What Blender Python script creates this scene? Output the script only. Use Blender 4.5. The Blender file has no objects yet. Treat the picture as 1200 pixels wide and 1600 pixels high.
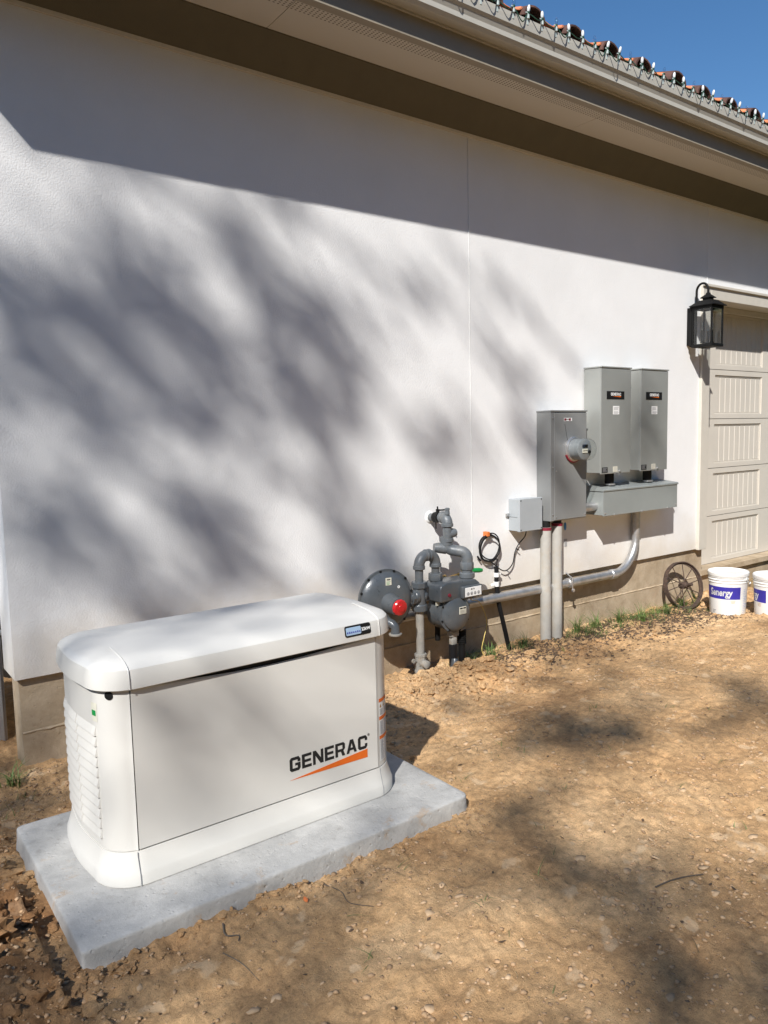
import bpy, bmesh, math, random
import numpy as np
from mathutils import Vector, Matrix
R = math.radians
rnd = random.Random(7)
sc = bpy.context.scene
col = sc.collection

# ---------------------------------------------------------------- camera, sky, sun
def cam_axes(a, b, c):
    fw = Vector((math.sin(a)*math.cos(b), math.cos(a)*math.cos(b), -math.sin(b)))
    r = Vector((math.cos(a), -math.sin(a), 0)); u = r.cross(fw)
    return r*math.cos(c)+u*math.sin(c), -r*math.sin(c)+u*math.cos(c), fw
cr, cu, cf = cam_axes(0.639088, 0.101968, -0.0231154)
cd = bpy.data.cameras.new('camera'); cam = bpy.data.objects.new('camera', cd); col.objects.link(cam)
m = Matrix.Identity(4)
for i in range(3):
    m[i][0] = cr[i]; m[i][1] = cu[i]; m[i][2] = -cf[i]
m.translation = Vector((0, -3.87, 1.47)); cam.matrix_world = m
cd.sensor_fit = 'VERTICAL'; cd.sensor_height = 36; cd.lens = 36*1185.36/1600
cd.clip_start = .05; cd.clip_end = 1000
sc.camera = cam
SUN = Vector((1.33, 1.0, -1.45)).normalized()       # direction the light travels
w = bpy.data.worlds.new('World'); sc.world = w; w.use_nodes = True
nt = w.node_tree; bg = nt.nodes['Background']
sky = nt.nodes.new('ShaderNodeTexSky'); sky.sky_type = 'NISHITA'; sky.sun_disc = False
sky.sun_elevation = math.asin(-SUN.z); sky.sun_rotation = math.atan2(-SUN.x, -SUN.y)
sky.air_density = 1.0; sky.dust_density = .05; sky.ozone_density = 3.0
hs = nt.nodes.new('ShaderNodeHueSaturation'); hs.inputs['Saturation'].default_value = 1.2; hs.inputs['Value'].default_value = 1.85
nt.links.new(sky.outputs[0], hs.inputs['Color']); nt.links.new(hs.outputs[0], bg.inputs[0]); bg.inputs[1].default_value = .05
sl = bpy.data.lights.new('sun', 'SUN'); sl.energy = 5.0; sl.angle = R(.7); sl.color = (1, .972, .93)
so = bpy.data.objects.new('sun', sl); col.objects.link(so)
so.rotation_euler = SUN.to_track_quat('-Z', 'Y').to_euler(); so.location = (-8, -8, 12)
vs = sc.view_settings; vs.view_transform = 'Standard'; vs.look = 'None'; vs.gamma = 1; vs.exposure = 0.42
vs.use_curve_mapping = False
sc.cycles.max_bounces = 8; sc.cycles.transparent_max_bounces = 12

# ---------------------------------------------------------------- materials
def newmat(name):
    mt = bpy.data.materials.new(name); mt.use_nodes = True
    return mt, mt.node_tree, mt.node_tree.nodes['Principled BSDF']
def N(nt, t, **k):
    n = nt.nodes.new(t)
    for a, b in k.items():
        if a in n.inputs: n.inputs[a].default_value = b
        else: setattr(n, a, b)
    return n
def plain(name, c, rough=.5, metal=0, var=.08, scale=12, bump=0, bscale=200, coat=0, dirt=None, dirt_amt=.5):
    mt, nt, p = newmat(name); L = nt.links.new
    tc = N(nt, 'ShaderNodeTexCoord'); co = tc.outputs['Object']
    n = N(nt, 'ShaderNodeTexNoise', Scale=scale, Detail=6.0, Roughness=.6); L(co, n.inputs['Vector'])
    r = N(nt, 'ShaderNodeMapRange'); L(n.outputs['Fac'], r.inputs['Value'])
    r.inputs['From Min'].default_value = .3; r.inputs['From Max'].default_value = .7
    r.inputs['To Min'].default_value = 1-var; r.inputs['To Max'].default_value = 1+var
    v = N(nt, 'ShaderNodeVectorMath', operation='SCALE'); v.inputs[0].default_value = c[:3]
    L(r.outputs[0], v.inputs['Scale']); out = v.outputs[0]
    if dirt:
        n2 = N(nt, 'ShaderNodeTexNoise', Scale=scale*.6, Detail=8.0, Roughness=.7); L(co, n2.inputs['Vector'])
        r2 = N(nt, 'ShaderNodeMapRange'); L(n2.outputs['Fac'], r2.inputs['Value'])
        r2.inputs['From Min'].default_value = .5; r2.inputs['From Max'].default_value = .75
        r2.inputs['To Max'].default_value = dirt_amt
        mx = N(nt, 'ShaderNodeMix', data_type='RGBA'); L(r2.outputs[0], mx.inputs[0]); L(out, mx.inputs[6])
        mx.inputs[7].default_value = (*dirt, 1); out = mx.outputs[2]
    L(out, p.inputs['Base Color'])
    p.inputs['Metallic'].default_value = metal
    rr = N(nt, 'ShaderNodeMapRange'); L(n.outputs['Fac'], rr.inputs['Value'])
    rr.inputs['To Min'].default_value = max(rough-.08, .02); rr.inputs['To Max'].default_value = min(rough+.08, 1)
    L(rr.outputs[0], p.inputs['Roughness'])
    if coat: p.inputs['Coat Weight'].default_value = coat; p.inputs['Coat Roughness'].default_value = .15
    if bump:
        nb = N(nt, 'ShaderNodeTexNoise', Scale=bscale, Detail=3.0); L(co, nb.inputs['Vector'])
        b = N(nt, 'ShaderNodeBump', Strength=1.0, Distance=bump); L(nb.outputs['Fac'], b.inputs['Height'])
        L(b.outputs[0], p.inputs['Normal'])
    return mt
def stucco_mat():
    mt, nt, p = newmat('stucco'); L = nt.links.new
    tc = N(nt, 'ShaderNodeTexCoord'); co = tc.outputs['Object']
    n = N(nt, 'ShaderNodeTexNoise', Scale=1.7, Detail=6.0, Roughness=.55); L(co, n.inputs['Vector'])
    cr_ = N(nt, 'ShaderNodeValToRGB'); L(n.outputs['Fac'], cr_.inputs[0])
    cr_.color_ramp.elements[0].position = .3; cr_.color_ramp.elements[0].color = (.74, .735, .725, 1)
    cr_.color_ramp.elements[1].position = .7; cr_.color_ramp.elements[1].color = (.80, .795, .785, 1)
    # splashed soil along the foot of the wall
    sx = N(nt, 'ShaderNodeSeparateXYZ'); L(co, sx.inputs[0])
    nz = N(nt, 'ShaderNodeTexNoise', Scale=3.5, Detail=7.0, Roughness=.65); L(co, nz.inputs['Vector'])
    ad = N(nt, 'ShaderNodeMath', operation='MULTIPLY_ADD'); L(nz.outputs['Fac'], ad.inputs[0]); ad.inputs[1].default_value = -.55; L(sx.outputs['Z'], ad.inputs[2])
    mr = N(nt, 'ShaderNodeMapRange'); L(ad.outputs[0], mr.inputs['Value'])
    mr.inputs['From Min'].default_value = .0; mr.inputs['From Max'].default_value = .42
    mr.inputs['To Min'].default_value = .75; mr.inputs['To Max'].default_value = 0
    mx = N(nt, 'ShaderNodeMix', data_type='RGBA'); L(mr.outputs[0], mx.inputs[0]); L(cr_.outputs[0], mx.inputs[6]); mx.inputs[7].default_value = (.60, .52, .41, 1)
    # small scuffs
    ns = N(nt, 'ShaderNodeTexNoise', Scale=9.0, Detail=10.0, Roughness=.8); L(co, ns.inputs['Vector'])
    ms = N(nt, 'ShaderNodeMapRange'); L(ns.outputs['Fac'], ms.inputs['Value']); ms.inputs['From Min'].default_value = .68; ms.inputs['From Max'].default_value = .8; ms.inputs['To Max'].default_value = .45
    m2 = N(nt, 'ShaderNodeMix', data_type='RGBA'); L(ms.outputs[0], m2.inputs[0]); L(mx.outputs[2], m2.inputs[6]); m2.inputs[7].default_value = (.42, .40, .38, 1)
    L(m2.outputs[2], p.inputs['Base Color']); p.inputs['Roughness'].default_value = .9
    a = N(nt, 'ShaderNodeTexNoise', Scale=120.0, Detail=3.0, Roughness=.6); L(co, a.inputs['Vector'])
    v = N(nt, 'ShaderNodeTexVoronoi', Scale=140.0, feature='SMOOTH_F1'); L(co, v.inputs['Vector'])
    mm = N(nt, 'ShaderNodeMath', operation='SUBTRACT'); L(a.outputs['Fac'], mm.inputs[0]); L(v.outputs['Distance'], mm.inputs[1])
    big = N(nt, 'ShaderNodeTexNoise', Scale=6.0, Detail=2.0); L(co, big.inputs['Vector'])
    b2 = N(nt, 'ShaderNodeBump', Strength=1.0, Distance=.002); L(big.outputs['Fac'], b2.inputs['Height'])
    b = N(nt, 'ShaderNodeBump', Strength=.55, Distance=.0018); L(mm.outputs[0], b.inputs['Height']); L(b2.outputs[0], b.inputs['Normal'])
    L(b.outputs[0], p.inputs['Normal'])
    return mt
def concrete_mat(name, c1, c2, stain, scale=5, bump=.003):
    mt, nt, p = newmat(name); L = nt.links.new
    tc = N(nt, 'ShaderNodeTexCoord'); co = tc.outputs['Object']
    n = N(nt, 'ShaderNodeTexNoise', Scale=scale, Detail=9.0, Roughness=.68); L(co, n.inputs['Vector'])
    n.inputs['Distortion'].default_value = .15
    cr_ = N(nt, 'ShaderNodeValToRGB'); L(n.outputs['Fac'], cr_.inputs[0])
    cr_.color_ramp.elements[0].position = .32; cr_.color_ramp.elements[0].color = (*c1, 1)
    cr_.color_ramp.elements[1].position = .68; cr_.color_ramp.elements[1].color = (*c2, 1)
    ns = N(nt, 'ShaderNodeTexNoise', Scale=scale*1.9, Detail=10.0, Roughness=.75); L(co, ns.inputs['Vector'])
    ms = N(nt, 'ShaderNodeMapRange'); L(ns.outputs['Fac'], ms.inputs['Value']); ms.inputs['From Min'].default_value = .56; ms.inputs['From Max'].default_value = .74; ms.inputs['To Max'].default_value = .8
    m2 = N(nt, 'ShaderNodeMix', data_type='RGBA'); L(ms.outputs[0], m2.inputs[0]); L(cr_.outputs[0], m2.inputs[6]); m2.inputs[7].default_value = (*stain, 1)
    # tan soil smears
    nt_ = N(nt, 'ShaderNodeTexNoise', Scale=scale*.8, Detail=9.0, Roughness=.7); mp = N(nt, 'ShaderNodeMapping'); L(co, mp.inputs[0]); mp.inputs['Location'].default_value = (3.3, 1.7, 5.1); L(mp.outputs[0], nt_.inputs['Vector'])
    mt_ = N(nt, 'ShaderNodeMapRange'); L(nt_.outputs['Fac'], mt_.inputs['Value']); mt_.inputs['From Min'].default_value = .60; mt_.inputs['From Max'].default_value = .66; mt_.inputs['To Max'].default_value = .6
    m3 = N(nt, 'ShaderNodeMix', data_type='RGBA'); L(mt_.outputs[0], m3.inputs[0]); L(m2.outputs[2], m3.inputs[6]); m3.inputs[7].default_value = (.40, .29, .19, 1)
    L(m3.outputs[2], p.inputs['Base Color']); p.inputs['Roughness'].default_value = .85
    v = N(nt, 'ShaderNodeTexVoronoi', Scale=38.0); L(co, v.inputs['Vector'])
    pr = N(nt, 'ShaderNodeMapRange'); L(v.outputs['Distance'], pr.inputs['Value']); pr.inputs['From Min'].default_value = .05; pr.inputs['From Max'].default_value = .22
    a = N(nt, 'ShaderNodeTexNoise', Scale=60.0, Detail=6.0, Roughness=.7); L(co, a.inputs['Vector'])
    ml = N(nt, 'ShaderNodeMath', operation='MULTIPLY_ADD'); L(pr.outputs[0], ml.inputs[0]); ml.inputs[1].default_value = .5; L(a.outputs['Fac'], ml.inputs[2])
    b = N(nt, 'ShaderNodeBump', Strength=.7, Distance=bump); L(ml.outputs[0], b.inputs['Height']); L(b.outputs[0], p.inputs['Normal'])
    return mt
def dirt_mat():
    mt, nt, p = newmat('dirt'); L = nt.links.new
    tc = N(nt, 'ShaderNodeTexCoord'); co = tc.outputs['Object']
    n = N(nt, 'ShaderNodeTexNoise', Scale=1.1, Detail=12.0, Roughness=.68); L(co, n.inputs['Vector']); n.inputs['Distortion'].default_value = .5
    cr_ = N(nt, 'ShaderNodeValToRGB'); L(n.outputs['Fac'], cr_.inputs[0]); e = cr_.color_ramp.elements
    e[0].position = .30; e[0].color = (.42, .235, .11, 1); e[1].position = .72; e[1].color = (.78, .535, .30, 1)
    k = e.new(.5); k.color = (.62, .385, .19, 1)
    n2 = N(nt, 'ShaderNodeTexNoise', Scale=28.0, Detail=9.0, Roughness=.75); L(co, n2.inputs['Vector'])
    r2 = N(nt, 'ShaderNodeMapRange'); L(n2.outputs['Fac'], r2.inputs['Value']); r2.inputs['From Min'].default_value = .3; r2.inputs['From Max'].default_value = .7
    r2.inputs['To Min'].default_value = .55; r2.inputs['To Max'].default_value = 1.3
    vm = N(nt, 'ShaderNodeVectorMath', operation='SCALE'); L(cr_.outputs[0], vm.inputs[0]); L(r2.outputs[0], vm.inputs['Scale'])
    # dark organic specks
    n3 = N(nt, 'ShaderNodeTexNoise', Scale=55.0, Detail=4.0, Roughness=.6); L(co, n3.inputs['Vector'])
    r3 = N(nt, 'ShaderNodeMapRange'); L(n3.outputs['Fac'], r3.inputs['Value']); r3.inputs['From Min'].default_value = .66; r3.inputs['From Max'].default_value = .72; r3.inputs['To Max'].default_value = .7
    m3 = N(nt, 'ShaderNodeMix', data_type='RGBA'); L(r3.outputs[0], m3.inputs[0]); L(vm.outputs[0], m3.inputs[6]); m3.inputs[7].default_value = (.12, .085, .05, 1)
    # pale smoothed clay pats
    v4 = N(nt, 'ShaderNodeTexNoise', Scale=9.0, Detail=5.0, Roughness=.5); L(co, v4.inputs['Vector'])
    r4 = N(nt, 'ShaderNodeMapRange'); L(v4.outputs['Fac'], r4.inputs['Value']); r4.inputs['From Min'].default_value = .62; r4.inputs['From Max'].default_value = .66; r4.inputs['To Max'].default_value = .5
    m4 = N(nt, 'ShaderNodeMix', data_type='RGBA'); L(r4.outputs[0], m4.inputs[0]); L(m3.outputs[2], m4.inputs[6]); m4.inputs[7].default_value = (.60, .45, .29, 1)
    # unseen ground farther off: dark lawn colour added to cut warm bounce light
    vl = N(nt, 'ShaderNodeVectorMath', operation='DISTANCE'); L(co, vl.inputs[0]); vl.inputs[1].default_value = (3.5, -1.5, 0)
    nl = N(nt, 'ShaderNodeTexNoise', Scale=.5, Detail=5.0); L(co, nl.inputs['Vector'])
    al = N(nt, 'ShaderNodeMath', operation='MULTIPLY_ADD'); L(nl.outputs['Fac'], al.inputs[0]); al.inputs[1].default_value = 3.0; L(vl.outputs['Value'], al.inputs[2])
    rl_ = N(nt, 'ShaderNodeMapRange'); L(al.outputs[0], rl_.inputs['Value']); rl_.inputs['From Min'].default_value = 5.6; rl_.inputs['From Max'].default_value = 6.3
    m5 = N(nt, 'ShaderNodeMix', data_type='RGBA'); L(rl_.outputs[0], m5.inputs[0]); L(m4.outputs[2], m5.inputs[6]); m5.inputs[7].default_value = (.04, .05, .02, 1)
    # freshly dug, darker red-brown soil left of the pad
    sp_ = N(nt, 'ShaderNodeSeparateXYZ'); L(co, sp_.inputs[0]); nd = N(nt, 'ShaderNodeTexNoise', Scale=5.0, Detail=6.0); L(co, nd.inputs['Vector'])
    ad_ = N(nt, 'ShaderNodeMath', operation='MULTIPLY_ADD'); L(nd.outputs['Fac'], ad_.inputs[0]); ad_.inputs[1].default_value = .8; L(sp_.outputs['X'], ad_.inputs[2])
    rd = N(nt, 'ShaderNodeMapRange'); L(ad_.outputs[0], rd.inputs['Value']); rd.inputs['From Min'].default_value = .95; rd.inputs['From Max'].default_value = .72; rd.inputs['To Max'].default_value = .75
    m6 = N(nt, 'ShaderNodeMix', data_type='RGBA', blend_type='MULTIPLY'); L(rd.outputs[0], m6.inputs[0]); L(m5.outputs[2], m6.inputs[6]); m6.inputs[7].default_value = (.42, .31, .24, 1)
    L(m6.outputs[2], p.inputs['Base Color']); p.inputs['Roughness'].default_value = .95
    p.inputs['Specular IOR Level'].default_value = .2
    # crumbs and flaky cracks
    a = N(nt, 'ShaderNodeTexNoise', Scale=45.0, Detail=10.0, Roughness=.78); L(co, a.inputs['Vector'])
    wv = N(nt, 'ShaderNodeTexNoise', Scale=14.0, Detail=3.0); L(co, wv.inputs['Vector'])
    mxv = N(nt, 'ShaderNodeMix', data_type='VECTOR'); mxv.inputs[0].default_value = .12; L(co, mxv.inputs[4]); L(wv.outputs['Color'], mxv.inputs[5])
    v = N(nt, 'ShaderNodeTexVoronoi', Scale=16.0, feature='F1'); L(mxv.outputs[1], v.inputs['Vector'])
    sm = N(nt, 'ShaderNodeMapRange'); L(r4.outputs[0], sm.inputs['Value']); sm.inputs['From Max'].default_value = .5; sm.inputs['To Min'].default_value = .015; sm.inputs['To Max'].default_value = .007
    b = N(nt, 'ShaderNodeBump', Strength=1.0); L(a.outputs['Fac'], b.inputs['Height']); L(sm.outputs[0], b.inputs['Distance'])
    b2 = N(nt, 'ShaderNodeBump', Strength=.9, Distance=.010); L(v.outputs['Color'], b2.inputs['Height']); L(b.outputs[0], b2.inputs['Normal'])
    L(b2.outputs[0], p.inputs['Normal'])
    return mt
M = {}
M['stucco'] = stucco_mat()
M['foundation'] = concrete_mat('foundation concrete', (.32, .24, .15), (.50, .40, .28), (.27, .19, .12), 6, .004)
M['slab'] = concrete_mat('pad concrete', (.33, .325, .31), (.49, .48, .455), (.23, .215, .19), 9, .0045)
M['dirt'] = dirt_mat()
M['clod'] = plain('clod', (.46, .30, .17), .95, var=.3, scale=30, bump=.006, bscale=70)
M['trim'] = plain('beige trim paint', (.57, .53, .46), .45, var=.04, bump=.0004, bscale=300)
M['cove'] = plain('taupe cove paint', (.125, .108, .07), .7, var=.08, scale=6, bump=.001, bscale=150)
M['door'] = plain('garage door paint', (.60, .555, .485), .5, var=.03, scale=3, bump=.0004, bscale=250)
M['gutter'] = plain('gutter paint', (.47, .445, .385), .4, var=.03)
M['genwhite'] = plain('generator paint', (.62, .605, .565), .32, var=.02, scale=4, bump=.00025, bscale=500, coat=.15)
M['gendark'] = plain('dark seam', (.02, .02, .02), .7)
M['black'] = plain('black', (.012, .012, .012), .5, var=.2)
M['ironblack'] = plain('black iron', (.008, .008, .008), .6, var=.3, scale=40, bump=.0015, bscale=120)
M['orange'] = plain('orange print', (.68, .13, .01), .45, var=.02)
M['ink'] = plain('ink', (.02, .02, .02), .5, var=.05)
M['greyink'] = plain('grey ink', (.35, .35, .35), .6)
M['white'] = plain('white label', (.78, .78, .76), .5, var=.05, scale=30)
M['cream'] = plain('cream label', (.62, .60, .50), .5, var=.08, scale=30)
M['alu'] = plain('aluminium enclosure', (.36, .37, .35), .38, metal=.35, var=.05, scale=3, bump=.0003, bscale=300)
M['greybox'] = plain('grey enclosure', (.24, .245, .242), .42, metal=.1, var=.06, scale=5, bump=.0004, bscale=250, dirt=(.30, .29, .26), dirt_amt=.35)
M['greentrough'] = plain('grey green enclosure', (.28, .30, .29), .42, metal=.1, var=.05, scale=4, bump=.0003, bscale=250)
M['pvcgrey'] = plain('grey plastic', (.36, .385, .40), .45, var=.04, scale=8)
M['pvcpipe'] = plain('pale conduit', (.40, .385, .35), .5, var=.08, scale=14, dirt=(.40, .30, .19), dirt_amt=.6)
M['metergrey'] = plain('meter body', (.20, .215, .22), .35, var=.08)
M['galv'] = plain('galvanised steel', (.50, .50, .50), .38, metal=.75, var=.15, scale=20, dirt=(.36, .29, .21), dirt_amt=.5)
M['gasgrey'] = plain('grey enamel', (.078, .088, .097), .30, var=.12, scale=18, bump=.0008, bscale=90, coat=.2, dirt=(.20, .17, .13), dirt_amt=.25)
M['gaspipe'] = plain('grey pipe paint', (.11, .122, .132), .42, var=.15, scale=25, bump=.0012, bscale=110, dirt=(.28, .24, .18), dirt_amt=.35)
M['riser'] = plain('dusty riser paint', (.27, .26, .235), .65, var=.15, scale=22, bump=.0012, bscale=100, dirt=(.42, .31, .2), dirt_amt=.6)
M['brass'] = plain('brass', (.50, .33, .12), .35, metal=.8, var=.15, scale=40)
M['red'] = plain('red plastic', (.55, .015, .02), .28, var=.05, coat=.3)
M['dullred'] = plain('dull red', (.20, .012, .03), .5)
M['green'] = plain('green vinyl', (.01, .25, .06), .35)
M['blue'] = plain('blue tape', (.03, .22, .60), .5)
M['clip'] = plain('orange clip', (.65, .17, .04), .5)
M['rubber'] = plain('black rubber', (.012, .012, .013), .4)
M['yellowwire'] = plain('yellow wire', (.60, .45, .12), .5)
M['tubegrey'] = plain('grey tube', (.40, .39, .35), .5)
M['rust'] = plain('rusted iron', (.065, .042, .032), .85, var=.45, scale=50, bump=.003, bscale=100, dirt=(.13, .07, .04), dirt_amt=.6)
M['bucket'] = plain('white bucket plastic', (.76, .76, .74), .35, var=.03, scale=6, dirt=(.62, .48, .36), dirt_amt=.35)
M['navy'] = plain('navy print', (.035, .028, .30), .4, var=.03)
M['paleblue'] = plain('pale blue print', (.35, .45, .68), .5)
M['tanprint'] = plain('tan smear', (.50, .36, .22), .6)
M['screen'] = plain('display film', (.36, .50, .66), .2, var=.05, coat=.5)
M['terracotta'] = plain('terracotta tile', (.62, .20, .08), .8, var=.2, scale=9, bump=.002, bscale=60, dirt=(.25, .12, .08), dirt_amt=.6)
M['browntile'] = plain('brown tile', (.085, .04, .03), .8, var=.4, scale=14, bump=.002, bscale=60, dirt=(.30, .14, .09), dirt_amt=.5)
M['darktrim'] = plain('taupe channel', (.30, .26, .20), .7, var=.05)  # darker than the other trim; used for fascia and channel
M['wiregreen'] = plain('green cord', (.015, .06, .035), .5)
M['bulbsocket'] = plain('pale clip plastic', (.45, .52, .50), .4)
M['bark'] = plain('bark', (.12, .095, .07), .9, var=.35, scale=12, bump=.02, bscale=14)
M['fence'] = plain('dark board', (.030, .024, .018), .9, var=.3)
M['cabinet'] = plain('pale cabinet', (.42, .42, .41), .5, metal=.2)
def leafmat(name, c, tr=.25):
    mt, nt, p = newmat(name); L = nt.links.new
    oi = N(nt, 'ShaderNodeTexCoord'); n = N(nt, 'ShaderNodeTexNoise', Scale=7.0, Detail=2.0); L(oi.outputs['Object'], n.inputs['Vector'])
    r = N(nt, 'ShaderNodeMapRange'); L(n.outputs['Fac'], r.inputs['Value']); r.inputs['From Min'].default_value = .3; r.inputs['From Max'].default_value = .7; r.inputs['To Min'].default_value = .55; r.inputs['To Max'].default_value = 1.5
    v = N(nt, 'ShaderNodeVectorMath', operation='SCALE'); v.inputs[0].default_value = c; L(r.outputs[0], v.inputs['Scale']); L(v.outputs[0], p.inputs['Base Color'])
    p.inputs['Roughness'].default_value = .6
    return mt
M['leaf'] = leafmat('oak leaf', (.055, .095, .025))
M['grass'] = leafmat('grass blade', (.085, .14, .03))
M['drygrass'] = leafmat('dry grass', (.24, .17, .085))
M['deadleaf'] = leafmat('dead leaf', (.10, .062, .035))
M['crumb'] = plain('crumbled clay', (.40, .26, .145), .95, var=.55, scale=9)
M['flake'] = plain('dried clay flake', (.50, .345, .205), .95, var=.35, scale=7)
def glassmat(name, c=(1, 1, 1), rough=.02):
    mt, nt, p = newmat(name); L = nt.links.new
    g = N(nt, 'ShaderNodeBsdfGlossy', Roughness=rough); t = N(nt, 'ShaderNodeBsdfTransparent'); t.inputs[0].default_value = (*c, 1)
    f = N(nt, 'ShaderNodeLayerWeight'); q = N(nt, 'ShaderNodeMath', operation='POWER'); L(f.outputs['Facing'], q.inputs[0]); q.inputs[1].default_value = 5
    q2 = N(nt, 'ShaderNodeMath', operation='MULTIPLY_ADD'); L(q.outputs[0], q2.inputs[0]); q2.inputs[1].default_value = .85; q2.inputs[2].default_value = .045; mx = N(nt, 'ShaderNodeMixShader'); L(q2.outputs[0], mx.inputs[0]); L(t.outputs[0], mx.inputs[1]); L(g.outputs[0], mx.inputs[2])
    nt.nodes.remove(p); L(mx.outputs[0], nt.nodes['Material Output'].inputs[0])
    return mt
M['glass'] = glassmat('clear pane', (.95, .96, .96))
M['bulbglass'] = glassmat('bulb glass', (.93, .94, .95), .05)
M['frosted'] = plain('frosted bulb', (.70, .72, .72), .15, var=.05, coat=.5)
def soffit_mat():
    mt, nt, p = newmat('vented soffit'); L = nt.links.new
    tc = N(nt, 'ShaderNodeTexCoord'); sx = N(nt, 'ShaderNodeSeparateXYZ'); L(tc.outputs['Object'], sx.inputs[0])
    def frac(o, s):
        a = N(nt, 'ShaderNodeMath', operation='MULTIPLY'); L(o, a.inputs[0]); a.inputs[1].default_value = s
        b = N(nt, 'ShaderNodeMath', operation='FRACT'); L(a.outputs[0], b.inputs[0])
        c = N(nt, 'ShaderNodeMath', operation='SUBTRACT'); L(b.outputs[0], c.inputs[0]); c.inputs[1].default_value = .5
        d = N(nt, 'ShaderNodeMath', operation='POWER'); L(c.outputs[0], d.inputs[0]); d.inputs[1].default_value = 2
        return d.outputs[0]
    s = N(nt, 'ShaderNodeMath', operation='ADD'); L(frac(sx.outputs['X'], 40), s.inputs[0]); L(frac(sx.outputs['Y'], 62), s.inputs[1])
    lt = N(nt, 'ShaderNodeMath', operation='LESS_THAN'); L(s.outputs[0], lt.inputs[0]); lt.inputs[1].default_value = .07
    y0 = N(nt, 'ShaderNodeMath', operation='LESS_THAN'); L(sx.outputs['Y'], y0.inputs[0]); y0.inputs[1].default_value = -.367
    y1 = N(nt, 'ShaderNodeMath', operation='GREATER_THAN'); L(sx.outputs['Y'], y1.inputs[0]); y1.inputs[1].default_value = -.467
    a = N(nt, 'ShaderNodeMath', operation='MULTIPLY'); L(y0.outputs[0], a.inputs[0]); L(y1.outputs[0], a.inputs[1])
    b = N(nt, 'ShaderNodeMath', operation='MULTIPLY'); L(a.outputs[0], b.inputs[0]); L(lt.outputs[0], b.inputs[1])
    mx = N(nt, 'ShaderNodeMix', data_type='RGBA'); L(b.outputs[0], mx.inputs[0]); mx.inputs[6].default_value = (.56, .51, .43, 1); mx.inputs[7].default_value = (.14, .11, .08, 1)
    L(mx.outputs[2], p.inputs['Base Color']); p.inputs['Roughness'].default_value = .7
    return mt
M['soffit'] = soffit_mat()

for k_ in ('ironblack', 'black', 'rubber', 'ink'): M[k_].node_tree.nodes['Principled BSDF'].inputs['Specular IOR Level'].default_value = .18

# ---------------------------------------------------------------- mesh helpers
def finish(name, bm, mat, parent=None, smooth=None, recalc=True):
    if recalc: bmesh.ops.recalc_face_normals(bm, faces=bm.faces)
    me = bpy.data.meshes.new(name); bm.to_mesh(me); bm.free()
    for mm in (mat if isinstance(mat, (list, tuple)) else [mat]): me.materials.append(M[mm] if isinstance(mm, str) else mm)
    if smooth is not None:
        me.polygons.foreach_set('use_smooth', [True]*len(me.polygons))
        me.set_sharp_from_angle(angle=R(smooth))
    o = bpy.data.objects.new(name, me); col.objects.link(o)
    if parent:                                   # modelled in world coordinates: shift into the thing's frame
        o.parent = parent; q = parent; off = Vector((0, 0, 0))
        while q: off += q.location; q = q.parent
        if off.length: me.transform(Matrix.Translation(-off))
    return o
def tag(o, label=None, cat=None, group=None, kind=None):
    if label: o['label'] = label
    if cat: o['category'] = cat
    if group: o['group'] = group
    if kind: o['kind'] = kind
    return o
def thing(name, label, cat, group=None, loc=(0, 0, 0)):
    # the empty at the thing's base that parents its parts
    o = bpy.data.objects.new(name, None); col.objects.link(o); o.empty_display_size = .1
    o.location = loc
    return tag(o, label, cat, group)
def box(bm, x0, x1, y0, y1, z0, z1, bev=0, seg=2, mi=0):
    vs_ = [bm.verts.new((x, y, z)) for x in (x0, x1) for y in (y0, y1) for z in (z0, z1)]
    fs = [bm.faces.new([vs_[i] for i in q]) for q in ((0, 1, 3, 2), (4, 6, 7, 5), (0, 4, 5, 1), (2, 3, 7, 6), (0, 2, 6, 4), (1, 5, 7, 3))]
    for f in fs: f.material_index = mi
    if bev:
        es = list({e for f in fs for e in f.edges})
        r = bmesh.ops.bevel(bm, geom=es, offset=bev, segments=seg, affect='EDGES', profile=.5)
        for f in r['faces']: f.material_index = mi
    return bm
def B(*a, **k): return box(bmesh.new(), *a, **k)
def frame(d):
    d = Vector(d).normalized(); u = Vector((0, 0, 1)) if abs(d.z) < .9 else Vector((1, 0, 0))
    a = d.cross(u).normalized(); return a, d.cross(a).normalized()
def tube(bm, pts, r, n=12, caps=True, mi=0):
    pts = [Vector(p) for p in pts]; rs = r if isinstance(r, (list, tuple)) else [r]*len(pts)
    rings = []; a = b = None
    for i, p in enumerate(pts):
        if i == 0: d = pts[1]-p
        elif i == len(pts)-1: d = p-pts[i-1]
        else: d = (pts[i+1]-p).normalized()+(p-pts[i-1]).normalized()
        d.normalize()
        if a is None: a, b = frame(d)
        else:
            a = (a-d*a.dot(d)).normalized(); b = d.cross(a)
        rings.append([bm.verts.new(p+(a*math.cos(t)+b*math.sin(t))*rs[i]) for t in [2*math.pi*k/n for k in range(n)]])
    for i in range(len(rings)-1):
        for k in range(n):
            f = bm.faces.new((rings[i][k], rings[i][(k+1) % n], rings[i+1][(k+1) % n], rings[i+1][k])); f.material_index = mi
    if caps:
        bm.faces.new(rings[0][::-1]).material_index = mi; bm.faces.new(rings[-1]).material_index = mi
    return bm
def T(pts, r, n=12, **k): return tube(bmesh.new(), pts, r, n, **k)
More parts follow.
